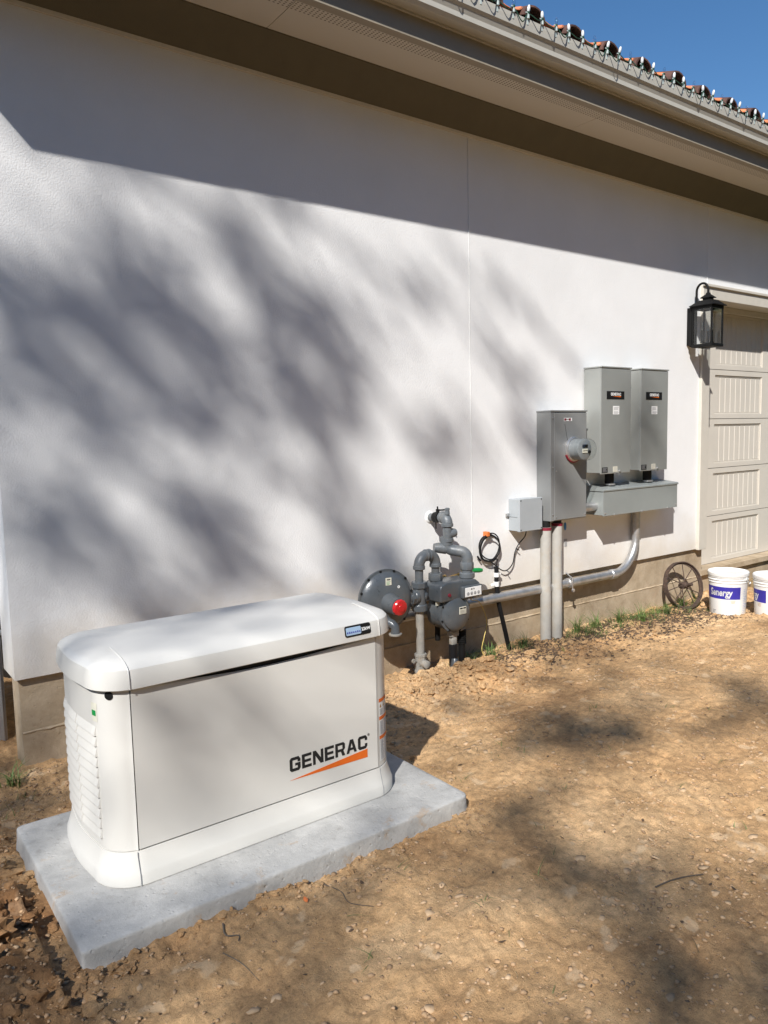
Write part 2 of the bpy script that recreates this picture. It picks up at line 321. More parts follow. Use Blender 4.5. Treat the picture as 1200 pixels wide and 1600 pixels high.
def lathe(bm, prof, c, ax, n=24, mi=0):
    # prof: (radius, distance along axis)
    ax = Vector(ax).normalized(); a, b = frame(ax); c = Vector(c); rings = []
    for r, h in prof:
        if r < 1e-5: rings.append([bm.verts.new(c+ax*h)])
        else: rings.append([bm.verts.new(c+ax*h+(a*math.cos(t)+b*math.sin(t))*r) for t in [2*math.pi*k/n for k in range(n)]])
    for i in range(len(rings)-1):
        A, B_ = rings[i], rings[i+1]
        for k in range(n):
            if len(A) == 1 and len(B_) == 1: continue
            if len(A) == 1: f = bm.faces.new((A[0], B_[(k+1) % n], B_[k]))
            elif len(B_) == 1: f = bm.faces.new((A[k], A[(k+1) % n], B_[0]))
            else: f = bm.faces.new((A[k], A[(k+1) % n], B_[(k+1) % n], B_[k]))
            f.material_index = mi
    for q in (rings[0], rings[-1]):
        if len(q) > 1: bm.faces.new(q).material_index = mi
    return bm
def LA(prof, c, ax, n=24): return lathe(bmesh.new(), prof, c, ax, n)
def arc(p0, c, p1, n=8):
    # quarter bend from p0 to p1 with corner c (quadratic)
    p0, c, p1 = Vector(p0), Vector(c), Vector(p1)
    out = []
    for i in range(n+1):
        t = i/n; t2 = math.pi/2*t
        out.append(c+(p0-c)*(1-math.sin(t2))+(p1-c)*(1-math.cos(t2)))
    return out
def smoothpath(pts, n=8):
    P = [Vector(p) for p in pts]; P = [P[0]*2-P[1]]+P+[P[-1]*2-P[-2]]; out = []
    for i in range(1, len(P)-2):
        for k in range(n):
            t = k/n; a, b, c, d = P[i-1:i+3]
            out.append(.5*((2*b)+(c-a)*t+(2*a-5*b+4*c-d)*t*t+(3*b-a-3*c+d)*t**3))
    out.append(P[-2]); return out
def prism(bm, poly, z0, z1, mi=0):
    lo = [bm.verts.new((x, y, z0)) for x, y in poly]; hi = [bm.verts.new((x, y, z1)) for x, y in poly]; n = len(poly)
    bm.faces.new(lo[::-1]).material_index = mi; bm.faces.new(hi).material_index = mi
    for k in range(n): bm.faces.new((lo[k], lo[(k+1) % n], hi[(k+1) % n], hi[k])).material_index = mi
    return bm
def extrude_x(bm, prof, x0, x1, mi=0, caps=True):
    a = [bm.verts.new((x0, y, z)) for y, z in prof]; b = [bm.verts.new((x1, y, z)) for y, z in prof]; n = len(prof)
    for k in range(n): bm.faces.new((a[k], a[(k+1) % n], b[(k+1) % n], b[k])).material_index = mi
    if caps: bm.faces.new(a[::-1]).material_index = mi; bm.faces.new(b).material_index = mi
    return bm
# -- lettering: outlines of each letter on a 0..1 wide, 0..1 high cell (outer loop, then holes)
GL = {
'G': (.95, [[(.95,.62),(.95,.80),(.80,1),(.14,1),(0,.86),(0,.14),(.14,0),(.80,0),(.95,.16),(.95,.56),(.48,.56),(.48,.38),(.70,.38),(.70,.21),(.25,.21),(.25,.79),(.70,.79),(.70,.62)]]),
'E': (.86, [[(0,0),(.86,0),(.86,.20),(.25,.20),(.25,.40),(.80,.40),(.80,.59),(.25,.59),(.25,.80),(.86,.80),(.86,1),(0,1)]]),
'N': (.95, [[(0,0),(.23,0),(.23,.62),(.68,0),(.95,0),(.95,1),(.72,1),(.72,.40),(.27,1),(0,1)]]),
'R': (.93, [[(0,0),(.24,0),(.24,.34),(.52,.34),(.66,0),(.93,0),(.76,.38),(.92,.52),(.92,.86),(.78,1),(0,1)], [(.24,.53),(.24,.81),(.68,.81),(.68,.53)]]),
'A': (1.0, [[(0,0),(.25,0),(.33,.21),(.68,.21),(.76,0),(1,0),(.66,1),(.35,1)], [(.40,.39),(.505,.74),(.61,.39)]]),
'C': (.92, [[(.92,.62),(.92,.82),(.76,1),(.14,1),(0,.86),(0,.14),(.14,0),(.76,0),(.92,.18),(.92,.38),(.68,.38),(.68,.21),(.25,.21),(.25,.79),(.68,.79),(.68,.62)]]),
}
def outlines(loops2d, thick=.0006):
    cu_ = bpy.data.curves.new('t', 'CURVE'); cu_.dimensions = '2D'; cu_.fill_mode = 'BOTH'; cu_.extrude = thick
    for lp in loops2d:
        s = cu_.splines.new('POLY'); s.points.add(len(lp)-1); s.use_cyclic_u = True
        for i, (x, y) in enumerate(lp): s.points[i].co = (x, y, 0, 1)
    return curve2bm(cu_)
def curve2bm(cu_):
    o = bpy.data.objects.new('t', cu_); col.objects.link(o)
    dg = bpy.context.evaluated_depsgraph_get(); me = bpy.data.meshes.new_from_object(o.evaluated_get(dg))
    bm = bmesh.new(); bm.from_mesh(me); bpy.data.objects.remove(o); bpy.data.curves.remove(cu_); bpy.data.meshes.remove(me)
    return bm
def word(txt, h, gap=.12, sx=1.0):
    loops = []; x = 0
    for ch in txt:
        wd, lps = GL[ch]
        for lp in lps: loops.append([((x+a*sx)*h, b*h) for a, b in lp])
        x += (wd+gap)*sx
    return loops, (x-gap*sx)*h
def text(txt, size, bold=.0, shear=0, thick=.0005, align='CENTER'):
    c = bpy.data.curves.new('t', 'FONT'); c.body = txt; c.size = size; c.offset = bold; c.shear = shear; c.extrude = thick
    c.align_x = align; c.align_y = 'CENTER'; c.resolution_u = 3
    return curve2bm(c)
def to_wall(bm, x, y, z, facing='-y'):
    # 2-D artwork (x right, y up) stood up on a plane facing -y at (x, y, z)
    for v in bm.verts: v.co = Vector((x+v.co.x, y-v.co.z, z+v.co.y))
    return bm
def join(bm, other):
    me = bpy.data.meshes.new('j'); other.to_mesh(me); other.free(); bm.from_mesh(me); bpy.data.meshes.remove(me); return bm

# ---------------------------------------------------------------- ground
def vnoise(x, y, seed):
    xi = np.floor(x).astype(np.int64); yi = np.floor(y).astype(np.int64); fx = x-xi; fy = y-yi
    fx = fx*fx*(3-2*fx); fy = fy*fy*(3-2*fy)
    def h(a, b):
        n = (a*374761393+b*668265263+seed*974711) & 0x7fffffff
        n = ((n ^ (n >> 13))*1274126177) & 0x7fffffff
        return ((n ^ (n >> 16)) & 0xffff)/65535.0
    return (h(xi, yi)*(1-fx)+h(xi+1, yi)*fx)*(1-fy)+(h(xi, yi+1)*(1-fx)+h(xi+1, yi+1)*fx)*fy
def fbm(x, y, f, oct_, seed, gain=.5, ridge=False):
    t = 0; a = 1; s = 0
    for i in range(oct_):
        n = vnoise(x*f+i*17.3, y*f-i*9.1, seed+i)
        t = t+a*((1-abs(2*n-1)) if ridge else n); s += a; a *= gain; f *= 2.03
    return t/s
def sstep(a, b, v):
    t = np.clip((v-a)/(b-a), 0, 1); return t*t*(3-2*t)
MOUNDS = [(2.93, -.42, .095, .20, .15), (3.24, -.36, .085, .20, .12), (2.62, -.45, .04, .18, .14), (3.65, -.42, .03, .35, .15), (3.05, -.62, .03, .3, .14),
          (.10, -1.50, .12, .30, .40), (.30, -1.10, .05, .16, .25), (.22, -1.9, .05, .22, .25), (.15, -.75, .05, .35, .25), (4.6, -.45, .02, .5, .12), (6.25, -.62, -.022, .45, .35), (1.95, -.85, .015, .12, .2)]
def rough_mask(x, y):
    r = np.zeros_like(x)
    for mx, my, a, sx, sy in MOUNDS: r = np.maximum(r, np.exp(-((x-mx)/(sx*1.5))**2-((y-my)/(sy*1.5))**2))
    r = np.maximum(r, .55*np.exp(-((y+1.86)/.09)**2)*(x > .3)*(x < 2.0))      # crumbs along the front of the pad
    r = np.maximum(r, .8*sstep(.62, .40, x)*sstep(-2.6, -2.0, y))
    r = np.maximum(r, .5*sstep(-.7, -.3, y))
    return r
def height(x, y):
    x = np.asarray(x, float); y = np.asarray(y, float)
    z = -.105*sstep(-1.5, -.45, y)-.03*sstep(4.0, 6.5, x)*sstep(-1.6, -.3, y)
    for mx, my, a, sx, sy in MOUNDS: z = z+a*np.exp(-((x-mx)/sx)**2-((y-my)/sy)**2)
    rm = rough_mask(x, y); near = sstep(9, 6, abs(x-3))*sstep(7, 5, abs(y+2))
    z = z+(fbm(x, y, .9, 3, 3)-.5)*.05*near
    z = z+(fbm(x, y, 7, 5, 11, .6)-.5)*(.028+.06*rm)*near
    z = z+(np.abs(fbm(x, y, 14, 4, 23, .6, True))-.55)*(.015+.045*rm)*near
    pl = fbm(x, y, 5, 5, 41, .65); z = z+(sstep(.50, .515, pl)*.007+sstep(.58, .592, pl)*.006+sstep(.44, .45, fbm(x, y, 11, 4, 77, .6))*.004)*near                   # thin flaked crust
    ins = sstep(.49, .60, x)*sstep(1.89, 1.78, x)*sstep(-1.775, -1.66, y)*sstep(-.94, -1.05, y)
    z = z*(1-ins)+(-.06)*ins
    edge = sstep(.40, .47, x)*sstep(2.1, 1.96, x)*sstep(-1.95, -1.84, y)
    z = np.where((edge > 0) & (ins < .5) & (y < -.95), np.minimum(z, .03), z)
    return z
def ground():
    def axis(lo, hi, st, far):
        d = list(np.arange(lo, hi, st)); a = []; v = st
        p = lo
        while p > -far: v *= 1.35; p -= v; a.append(p)
        b = []; v = st; p = d[-1]
        while p < far: v *= 1.35; p += v; b.append(p)
        return np.array(a[::-1]+d+b)
    X = axis(.0, 4.4, .011, 300); 
    X = np.concatenate([X[X < 4.4], np.arange(4.4, 7.6, .02), X[X > 7.6]])
    Y = axis(-3.15, .12, .011, 300)
    gx, gy = np.meshgrid(X, Y); gz = height(gx, gy); nx, ny = len(X), len(Y)
    me = bpy.data.meshes.new('ground')
    co = np.stack([gx, gy, gz], -1).reshape(-1, 3)
    i = np.arange(nx*ny).reshape(ny, nx)
    q = np.stack([i[:-1, :-1], i[:-1, 1:], i[1:, 1:], i[1:, :-1]], -1).reshape(-1, 4)
    me.vertices.add(len(co)); me.vertices.foreach_set('co', co.ravel())
    me.loops.add(q.size); me.loops.foreach_set('vertex_index', q.ravel().astype(np.int32))
    me.polygons.add(len(q)); me.polygons.foreach_set('loop_start', np.arange(0, q.size, 4, dtype=np.int32))
    me.update(); me.validate(); me.polygons.foreach_set('use_smooth', [True]*len(q))
    me.materials.append(M['dirt']); o = bpy.data.objects.new('ground', me); col.objects.link(o); o['kind'] = 'structure'
ground()
def hz(x, y): return float(height(np.array([x]), np.array([y]))[0])

# ---------------------------------------------------------------- house
WX0, WX1 = .67, 6.475          # stucco ends; the garage opening starts past the second
HT = thing('house', 'white stucco house wall with beige eaves, tiled roof and a concrete footing', 'house')
bm = bmesh.new()
n1 = 3.64
prism(bm, [(WX0, 0), (n1-.0035, 0), (n1, .005), (n1+.0035, 0), (WX1, 0), (WX1, .22), (WX0, .22)], .345, 3.44)
n2 = 6.575
prism(bm, [(WX1, 0), (n2-.0035, 0), (n2, .005), (n2+.0035, 0), (12.5, 0), (12.5, .22), (WX1, .22)], 2.735, 3.44)
prism(bm, [(12.5, 0), (16, 0), (16, .22), (12.5, .22)], .345, 3.44)
prism(bm, [(WX0, .22), (WX0+.2, .22), (WX0+.2, .30), (WX0, .262)], .345, 3.44)
prism(bm, [(.93, .30), (1.1, .30), (1.1, 9), (.93, 9)], .345, 3.44)
finish('wall', bm, 'stucco', HT)
for nx_, za in ((n1, .35), (n2, 2.74)): finish('expansion_bead', T([(nx_, -.0016, za), (nx_, -.0016, 3.43)], .0026, 6), 'white', HT)
# footing: two pours with a ragged seam
bm = bmesh.new()
def footing(x0, x1, y0):
    n = max(2, int((x1-x0)/.04)); rows = [-.5, -.1, .0, .064, .071, .078, .2, .345]
    grid = []
    for z in rows:
        rr = []
        for i in range(n+1):
            x = x0+(x1-x0)*i/n; y = y0
            if z == .071: y -= .007+.004*rnd.random()
            if z < .07: y -= .004
            rr.append(bm.verts.new((x, y+(rnd.random()-.5)*.0015, z+(rnd.random()-.5)*(.006 if .05 < z < .09 else 0))))
        grid.append(rr)
    for a in range(len(rows)-1):
        for i in range(n): bm.faces.new((grid[a][i], grid[a][i+1], grid[a+1][i+1], grid[a+1][i]))
footing(.692, 6.62, .03)
box(bm, .692, 6.62, .045, .20, -.5, .344); box(bm, .692, .75, .033, .046, -.5, .344)
box(bm, .95, 1.1, .2, 9, -.5, .344)
box(bm, 6.621, 12.6, .12, .5, -.5, .10)
finish('footing', bm, 'foundation', HT)
def part_prism_x(name, prof, mat, x0, x1, parent=HT):
    return finish(name, extrude_x(bmesh.new(), prof, x0, x1), mat, parent)
XE = 16
# cove from the wall head to the soffit, soffit, fascia (front run + return along the left side)
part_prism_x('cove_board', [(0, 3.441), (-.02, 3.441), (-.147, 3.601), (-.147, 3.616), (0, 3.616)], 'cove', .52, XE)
part_prism_x('wall_bead', [(-.001, 3.425), (-.016, 3.425), (-.021, 3.4405), (-.001, 3.4405)], 'trim', .67, XE)
bm = bmesh.new(); x_ = .205
for xn in [2.075+k*2.43 for k in range(6)]+[XE]:
    box(bm, x_, xn-.0035, -.60, -.232, 3.552, 3.56); x_ = xn
finish('soffit', bm, 'soffit', HT)
finish('side_soffit', B(.205, .66, -.23, 9, 3.562, 3.57), 'soffit', HT)
bm = B(.19, XE, -.625, -.603, 3.5345, 3.80); box(bm, .19, .2125, -.602, 9, 3.5345, 3.80)
finish('fascia', bm, 'darktrim', HT)
finish('rafter_space', B(.22, XE, -.60, -.12, 3.572, 3.60), 'gendark', HT)
# gutter (ogee front), front run and left return, mitred at the corner
gp = [(0, .0), (.075, .0), (.090, .018), (.090, .045), (.100, .070), (.112, .085), (.115, .125), (.115, .148), (.104, .152), (.104, .140), (.107, .128), (.104, .092), (.082, .05), (.080, .022), (.07, .008), (.003, .008), (.003, .14), (0, .14)]
bm = bmesh.new(); Z0 = 3.650; C0 = (.19, -.626)
rings = []
for (px, py, dx, dy) in ((XE, C0[1], 0, -1), (C0[0], C0[1], -1, -1), (C0[0], 9, -1, 0)):
    rings.append([bm.verts.new((px+dx*o_, py+dy*o_, Z0+h_)) for o_, h_ in gp])
for a, b in ((0, 1), (1, 2)):
    for k in range(len(gp)): bm.faces.new((rings[a][k], rings[a][(k+1) % len(gp)], rings[b][(k+1) % len(gp)], rings[b][k]))
gut = finish('gutter', bm, 'gutter', HT)
# bright drip lip under the gutter
part_prism_x('drip_edge', [(-.6255, 3.640), (-.640, 3.640), (-.640, 3.650), (-.6255, 3.650)], 'gutter', .19, XE)
part_prism_x('soffit_channel', [(-.6265, 3.530), (-.6265, 3.585), (-.6255, 3.585), (-.6255, 3.534), (-.575, 3.534), (-.575, 3.530)], 'darktrim', .2, XE)
# clay tiles: barrels over pans, three lower courses modelled, the slope goes on behind
bm = bmesh.new(); pitch = .34; sl_ = math.tan(R(19)); TP = .367
def roofz(y): return 3.838+(y+.66)*sl_
prism(bm, [(.16, -.62), (XE, -.62), (XE-3, 4.5), (3.2, 4.5)], 0, .001)
for v in bm.verts: v.co.z = roofz(v.co.y)-(.012 if v.co.z < .0005 else 0)-.02
prism(bm, [(.16, -.62), (3.2, 4.5), (.16, 9)], 0, .001)
for v in list(bm.verts)[-6:]: v.co.z = 3.80+(v.co.x)*.5*.8+(.0 if v.co.z > .0005 else -.012)
def barrel(x, y0, ln, rr, up, mi=0, taper=.85, dz=0):
    n = 8; vs_ = []
    for (yy, r_) in ((y0, rr), (y0+ln, rr*taper)):
        for rad in (r_, r_-.013):
            vs_.append([bm.verts.new((x+rad*math.cos(t), yy, roofz(yy)+dz+(rad*math.sin(t)*(.80 if up else -.35)))) for t in [math.pi*k/n for k in range(n+1)]])
    o0, i0, o1, i1 = vs_
    for k in range(n):
        for A_, B_ in ((o0, o1), (i1, i0), (i0, o0), (o1, i1)): bm.faces.new((A_[k], A_[k+1], B_[k+1], B_[k])).material_index = mi
    for k in (0, n): bm.faces.new((o0[k], o1[k], i1[k], i0[k])).material_index = mi
for c_ in range(4):
    x = .30
    while x < 11.5:
        j = (rnd.random()-.5)*.01
        barrel(x+j, -.720+c_*pitch+(rnd.random()-.5)*.03, .42, .090+.008*rnd.random(), True, 1, dz=.010+.008*rnd.random()+c_*.012)
        barrel(x+TP/2+j, -.685+c_*pitch+(rnd.random()-.5)*.02, .42, .105, False, dz=.062+c_*.012)
        x += TP
finish('roof', bm, ['terracotta', 'browntile'], HT, smooth=35)
for o in HT.children:          # eave height and overhang: 3.70 m at the gutter's foot, 0.61 m out
    if o.name.split('.')[0] in ('soffit', 'side_soffit', 'fascia', 'rafter_space', 'gutter', 'drip_edge', 'soffit_channel', 'roof'): o.data.transform(Matrix.Translation((0, .088, .056)))
# garage opening: surround, header, stop and the sectional door
bm = bmesh.new(); DX0, DX1, HB = 6.605, 12.37, 2.62
box(bm, 6.476, DX0, -.028, .06, .335, HB+.115, .004); box(bm, 6.52, DX0-.004, .061, .26, .335, HB+.06)
box(bm, DX0+.001, DX1, -.028, .06, HB, HB+.115, .004); box(bm, DX0, DX1, .061, .215, HB+.012, HB+.11)
box(bm, DX1+.001, 12.5, -.028, .06, .335, HB+.115, .004)
box(bm, 6.46, DX1, -.045, -.0285, HB+.104, HB+.128, .003)
finish('door_surround', bm, 'trim', HT)
finish('door_stop', B(DX0-.003, DX1, .19, .214, HB-.045, HB+.011, .003), 'trim', HT)
GD = finish('garage_door', B(6.55, DX1+.05, .262, .30, .10, HB+.04), 'door', HT)
tag(GD, 'beige sectional garage door with beadboard panels')
zj = [.102, .582, 1.06, 1.548, 2.03, 2.62]
for s in range(5):
    z0, z1 = zj[s]+.003, zj[s+1]-.003
    bm = bmesh.new(); pz0, pz1 = z0+.045, z1-.05
    xs = [7.145+1.165*k for k in range(5)]; pw = .915
    box(bm, 6.55, DX1+.04, .232, .2615, z0, pz0); box(bm, 6.55, DX1+.04, .232, .2615, pz1, z1)
    last = 6.55
    for x in xs:
        if x > DX1-.1: break
        box(bm, last, x, .232, .2615, pz0, pz1); x2 = min(x+pw, DX1); last = x2
        # moulded step then beadboard
        for (a0, a1, b0, b1) in ((x, x+.014, pz0, pz1), (x2-.014, x2, pz0, pz1), (x+.0141, x2-.0141, pz0, pz0+.014), (x+.0141, x2-.0141, pz1-.014, pz1)):
            box(bm, a0, a1, .240, .2612, b0, b1)
        nb = 9; bw = (x2-x-.03)/nb
        for k in range(nb): box(bm, x+.015+k*bw+.003, x+.015+(k+1)*bw-.003, .2445, .261, pz0+.0145, pz1-.0145, .003, 1)
    box(bm, last, DX1+.04, .232, .2615, pz0, pz1)
    finish('door_section', bm, 'door', HT).parent = GD
# house body behind, closing the volume
finish('house_body', B(1.11, 16, .51, 9, -.3, 3.43), 'gendark', HT)
finish('inner_sill', B(6.62, 12.4, .08, .119, .05, .099), 'foundation', HT)

# ---------------------------------------------------------------- string of bulbs along the gutter
SL = thing('string_lights', 'string of clear bulbs clipped along the gutter edge under the roof tiles', 'string lights', loc=(3, -.74, 3.81))
pts = []; x = 1.9; i = 0
bulbx = []
while x < 9.4:
    bulbx.append(x); x += .1235+(rnd.random()-.5)*.012
for i, x in enumerate(bulbx):
    pts.append((x, -.745-.004*rnd.random(), 3.822)); pts.append((x+.06, -.752-.022*rnd.random(), 3.800-.045*rnd.random()))
pts[6] = (pts[6][0], -.76, 3.84)
finish('cord', T(smoothpath(pts, 4), .0032, 6), 'wiregreen', SL, smooth=60)
# a loose coil of slack cord
sl_pts = [(3.05+.09*math.cos(t)+.03*t/6, -.755+.012*math.sin(3*t), 3.84+.055*math.sin(t)+.006*t) for t in np.linspace(0, 15, 60)]
finish('slack_cord', T(sl_pts, .003, 6), 'wiregreen', SL, smooth=60)
for i, x in enumerate(bulbx):
    tl = (rnd.random()-.5)*.35; ax = Vector((math.sin(tl), -.12+.3*(rnd.random()-.5), 1)).normalized(); c = Vector((x, -.745, 3.822))
    sk = finish('bulb_socket', LA([(.007, -.004), (.009, 0), (.009, .012), (.0075, .013)], c, ax, 8), 'wiregreen', SL, smooth=40)
    bm = B(x-.007, x+.007, -.752, -.738, 3.795, 3.822, .002, 1); box(bm, x-.006, x+.006, -.7425, -.7385, 3.765, 3.7945); box(bm, x-.02, x+.007, -.7485, -.7445, 3.8235, 3.829)
    finish('clip', bm, 'bulbsocket', SL).parent = SL
    b_ = finish('bulb', LA([(.007, 0), (.0095, .008), (.0100, .016), (.0085, .028), (.005, .036), (0, .038)], c+ax*.0135, ax, 8), 'frosted' if i % 3 else 'bulbglass', SL, smooth=60)

SL.location = SL.location+Vector((0, .088, .056))

# ---------------------------------------------------------------- left edge: cabinet and boards
CB = thing('utility_cabinet', 'pale grey cabinet standing just round the left corner of the house', 'cabinet', loc=(.3, .8, -.11))
bm = B(-.3, .705, .5, 1.1, -.2, .46, .012)
finish('cabinet_body', bm, 'cabinet', CB)
finish('front_panel', B(-.27, .690, .492, .4995, -.15, .43, .004), 'cabinet', CB)
finish('cabinet_lid', B(-.31, .712, .488, 1.11, .461, .485, .006), 'cabinet', CB)
FN = thing('board_fence', 'near-black board fence beyond the left corner of the house', 'fence', loc=(0, 1.6, -.1))
bm = bmesh.new(); x = -6  # boards coloured near black all over
while x < .92: box(bm, x, min(x+.138, .925), 1.6, 1.62, -.15, 1.75, .003, 1); x += .142
finish('fence_board', bm, 'fence', FN)
for z in (.2, 1.4): finish('rail', B(-6, .92, 1.621, 1.66, z, z+.09), 'fence', FN)

# ---------------------------------------------------------------- concrete pad
def pad():
    x0, x1, y0, y1 = .475, 1.925, -1.795, -.925; rc = .035; outl = []
    for cx, cy, a0 in ((x1-rc, y0+rc, -90), (x1-rc, y1-rc, 0), (x0+rc*.6, y1-rc*.6, 90), (x0+rc*.3, y0+rc*.3, 180)):
        r_ = {-90: rc, 0: rc, 90: rc*.6, 180: rc*.3}[a0]
        for k in range(6): t = R(a0+90*k/5); outl.append((cx+r_*math.cos(t), cy+r_*math.sin(t)))
    P = []
    for i in range(len(outl)):
        a, b = Vector(outl[i]), Vector(outl[(i+1) % len(outl)]); n = max(1, int((b-a).length/.02))
        for k in range(n): P.append(a.lerp(b, k/n))
    c = Vector(((x0+x1)/2, (y0+y1)/2)); bm = bmesh.new(); rings = []
    arrx = np.array([p.x for p in P]); arry = np.array([p.y for p in P])
    for z, ins in ((-.06, -.010), (.0, -.006), (.035, -.002), (.064, .0), (.071, .0015), (.073, .0045), (.0735, .02), (.074, .08)):
        rg = []
        for p in P:
            d = Vector((p.x-max(x0+.1, min(x1-.1, p.x)), p.y-max(y0+.1, min(y1-.1, p.y)))); d = d.normalized() if d.length > 1e-6 else Vector((0, 0))
            nn = float(fbm(np.array([p.x*1.0+z*3]), np.array([p.y+z*7]), 9, 4, 5)[0])-.5
            q = p-d*(ins+nn*.0022); rg.append(bm.verts.new((q.x, q.y, z+(nn*.003 if 0 < z < .0735 else 0))))
        rings.append(rg)
    n = len(P)
    for a in range(len(rings)-1):
        for k in range(n): bm.faces.new((rings[a][k], rings[a][(k+1) % n], rings[a+1][(k+1) % n], rings[a+1][k]))
    bm.faces.new(rings[-1]); 
    o = finish('concrete_pad', bm, 'slab', None, smooth=50)
    tag(o, 'grey concrete pad on bare dirt carrying the white generator', 'concrete pad')
pad()

# ---------------------------------------------------------------- generator
G = thing('generator', 'white standby generator with rounded lid and side louvres on the grey concrete pad', 'generator', loc=(1.195, -1.30, .074))
GX0, GX1, GY0, GY1 = .628, 1.748, -1.572, -1.045
def plan(ins=0, x0=GX0, x1=GX1, y0=GY0, y1=GY1, rf=.115, rb=.10, n=20, bow=.012, mid=0):
    # closed outline, counter-clockwise from the front-left seam; ends bow out slightly
    x0 += ins; x1 -= ins; y0 += ins; y1 -= ins; rf = max(rf-ins, .01); rb = max(rb-ins, .01); P = []
    for cx, cy, r_, a0 in ((x1-rf, y0+rf, rf, -90), (x1-rb, y1-rb, rb, 0), (x0+rb, y1-rb, rb, 90), (x0+rf, y0+rf, rf, 180)):
        for k in range(n+1): t = R(a0+90*k/n); P.append((cx+r_*math.cos(t), cy+r_*math.sin(t)))
        if a0 in (-90, 90):
            if a0 == -90: ya, yb, xx, s = y0+rf, y1-rb, x1, 1
            else: ya, yb, xx, s = y1-rb, y0+rf, x0, -1
            for k in range(1, 8): t = k/8; P.append((xx+s*bow*math.sin(math.pi*t), ya+(yb-ya)*t))
    return P
def loft(profile, name, mat, parent, smooth=40, top=True, bot=True, **kw):
    bm = bmesh.new(); rings = []
    for z, ins in profile: rings.append([bm.verts.new((x, y, z)) for x, y in plan(ins, **kw)])
    n = len(rings[0])
    for a in range(len(rings)-1):
        for k in range(n): bm.faces.new((rings[a][k], rings[a][(k+1) % n], rings[a+1][(k+1) % n], rings[a+1][k]))
    if bot: bm.faces.new(rings[0][::-1])
    if top: bm.faces.new(rings[-1])
    return finish(name, bm, mat, parent, smooth=smooth)
ZP0, ZP1 = .184, .706
loft([(.12, .012), (.708, .012)], 'inner_case', 'gendark', G)
loft([(.0745, -.020), (.078, -.0225), (.112, -.0215), (.120, -.018), (.165, -.004), (.181, -.002), (.1815, .012)], 'base_skirt', 'genwhite', G, smooth=25)
XS0, XS1 = .716, 1.652
def endcap(right):
    out = plan(0); inn = plan(.010); sel = []
    xs = XS1+.002 if right else XS0-.002
    n = len(out)
    idx = [k for k in range(n) if (out[k][0] > xs if right else out[k][0] < xs)]
    start = min(idx, key=lambda k: (out[k][1], -abs(out[k][0]-xs)) if 0 else (out[k][1], abs(out[k][0]-xs)))
    # order from the front seam round to the back seam
    seq = [k for k in (range(n) if right else range(n-1, -1, -1)) if k in idx]
    if right: seq = seq
    f0 = (xs, GY0); b0 = (xs, GY1); fi = (xs, GY0+.010); bi = (xs, GY1-.010)
    O = [f0]+[out[k] for k in seq]+[b0]; I = [fi]+[inn[k] for k in seq]+[bi]
    bm = bmesh.new(); zs = [ZP0, ZP0+.002]+[ZP0+.02+k*(ZP1-ZP0-.04)/10 for k in range(11)]+[ZP1]
    Og = [[bm.verts.new((x, y, z)) for x, y in O] for z in zs]; Ig = [[bm.verts.new((x, y, z)) for x, y in I] for z in (ZP0, ZP1)]
    for a in range(len(zs)-1):
        for k in range(len(O)-1): bm.faces.new((Og[a][k], Og[a][k+1], Og[a+1][k+1], Og[a+1][k]))
    for k in range(len(O)-1):
        bm.faces.new((Og[0][k], Og[0][k+1], Ig[0][k+1], Ig[0][k])); bm.faces.new((Og[-1][k], Og[-1][k+1], Ig[1][k+1], Ig[1][k])); bm.faces.new((Ig[0][k], Ig[0][k+1], Ig[1][k+1], Ig[1][k]))
    for k in (0, len(O)-1):
        for a in range(len(zs)-1): pass
        vs_ = [Og[a][k] for a in range(len(zs))]+[Ig[1][k], Ig[0][k]]; bm.faces.new(vs_)
    return finish('end_panel', bm, 'genwhite', G, smooth=35)
EL = endcap(False); ER = endcap(True)
def flatpanel(y, name, dip):
    s = -1 if y < -1.3 else 1
    bm = bmesh.new(); n = 40; th = .009
    F = []; 
    for i in range(n+1):
        t = i/n; x = XS0+.002+(XS1-XS0-.004)*t
        d = dip*math.sin(math.pi*min(1, max(0, (t-.06)/.92)))**1.1 if t > .06 else 0
        zt = ZP1-d
        F.append([bm.verts.new((x, y, ZP0+.003)), bm.verts.new((x, y, ZP0+.0045)), bm.verts.new((x, y+0*s, zt-.004)), bm.verts.new((x, y-s*.004, zt)), bm.verts.new((x, y-s*th, zt)), bm.verts.new((x, y-s*th, ZP0+.003))])
    for i in range(n):
        for k in range(6): bm.faces.new((F[i][k], F[i+1][k], F[i+1][(k+1) % 6], F[i][(k+1) % 6]))
    bm.faces.new(F[0]); bm.faces.new(F[-1][::-1])
    return finish(name, bm, 'genwhite', G, smooth=30)
FP = flatpanel(GY0-.0015, 'front_panel', .021); flatpanel(GY1, 'back_panel', 0)
# lid
def lid():
    prof = [(.708, .004), (.7075, -.016), (.711, -.021), (.745, -.019), (.770, -.013), (.780, -.003), (.789, .018), (.797, .050), (.801, .085), (.806, .16), (.808, .22)]
    o = loft(prof, 'lid', 'genwhite', G, smooth=28)
    return o
LD = lid()
# raised seam beads across the lid and skirt at both panel joints
def bead(xs, prof, w_=.0022, h=.0014):
    bm = bmesh.new(); n = len(prof)
    pf = [(GY0+i_, z) for z, i_ in prof]
    for k in range(n-1):
        pass
    pts = [Vector((xs, y, z)) for y, z in pf]
    return tube(bm, pts, w_, 6)
lp = [(.711, -.021), (.745, -.0195), (.770, -.0135), (.780, -.0035), (.789, .0175), (.797, .0495), (.801, .0845), (.806, .16)]
for xs in (XS0-.006, XS1+.006):
    finish('lid_seam', bead(xs, lp, .0020), 'genwhite', G, smooth=50).parent = LD
    o = finish('skirt_seam', bead(xs, [(.078, -.0222), (.112, -.0212), (.120, -.0177), (.165, -.0037), (.18, -.0018)], .0012), 'greyink', G, smooth=50)
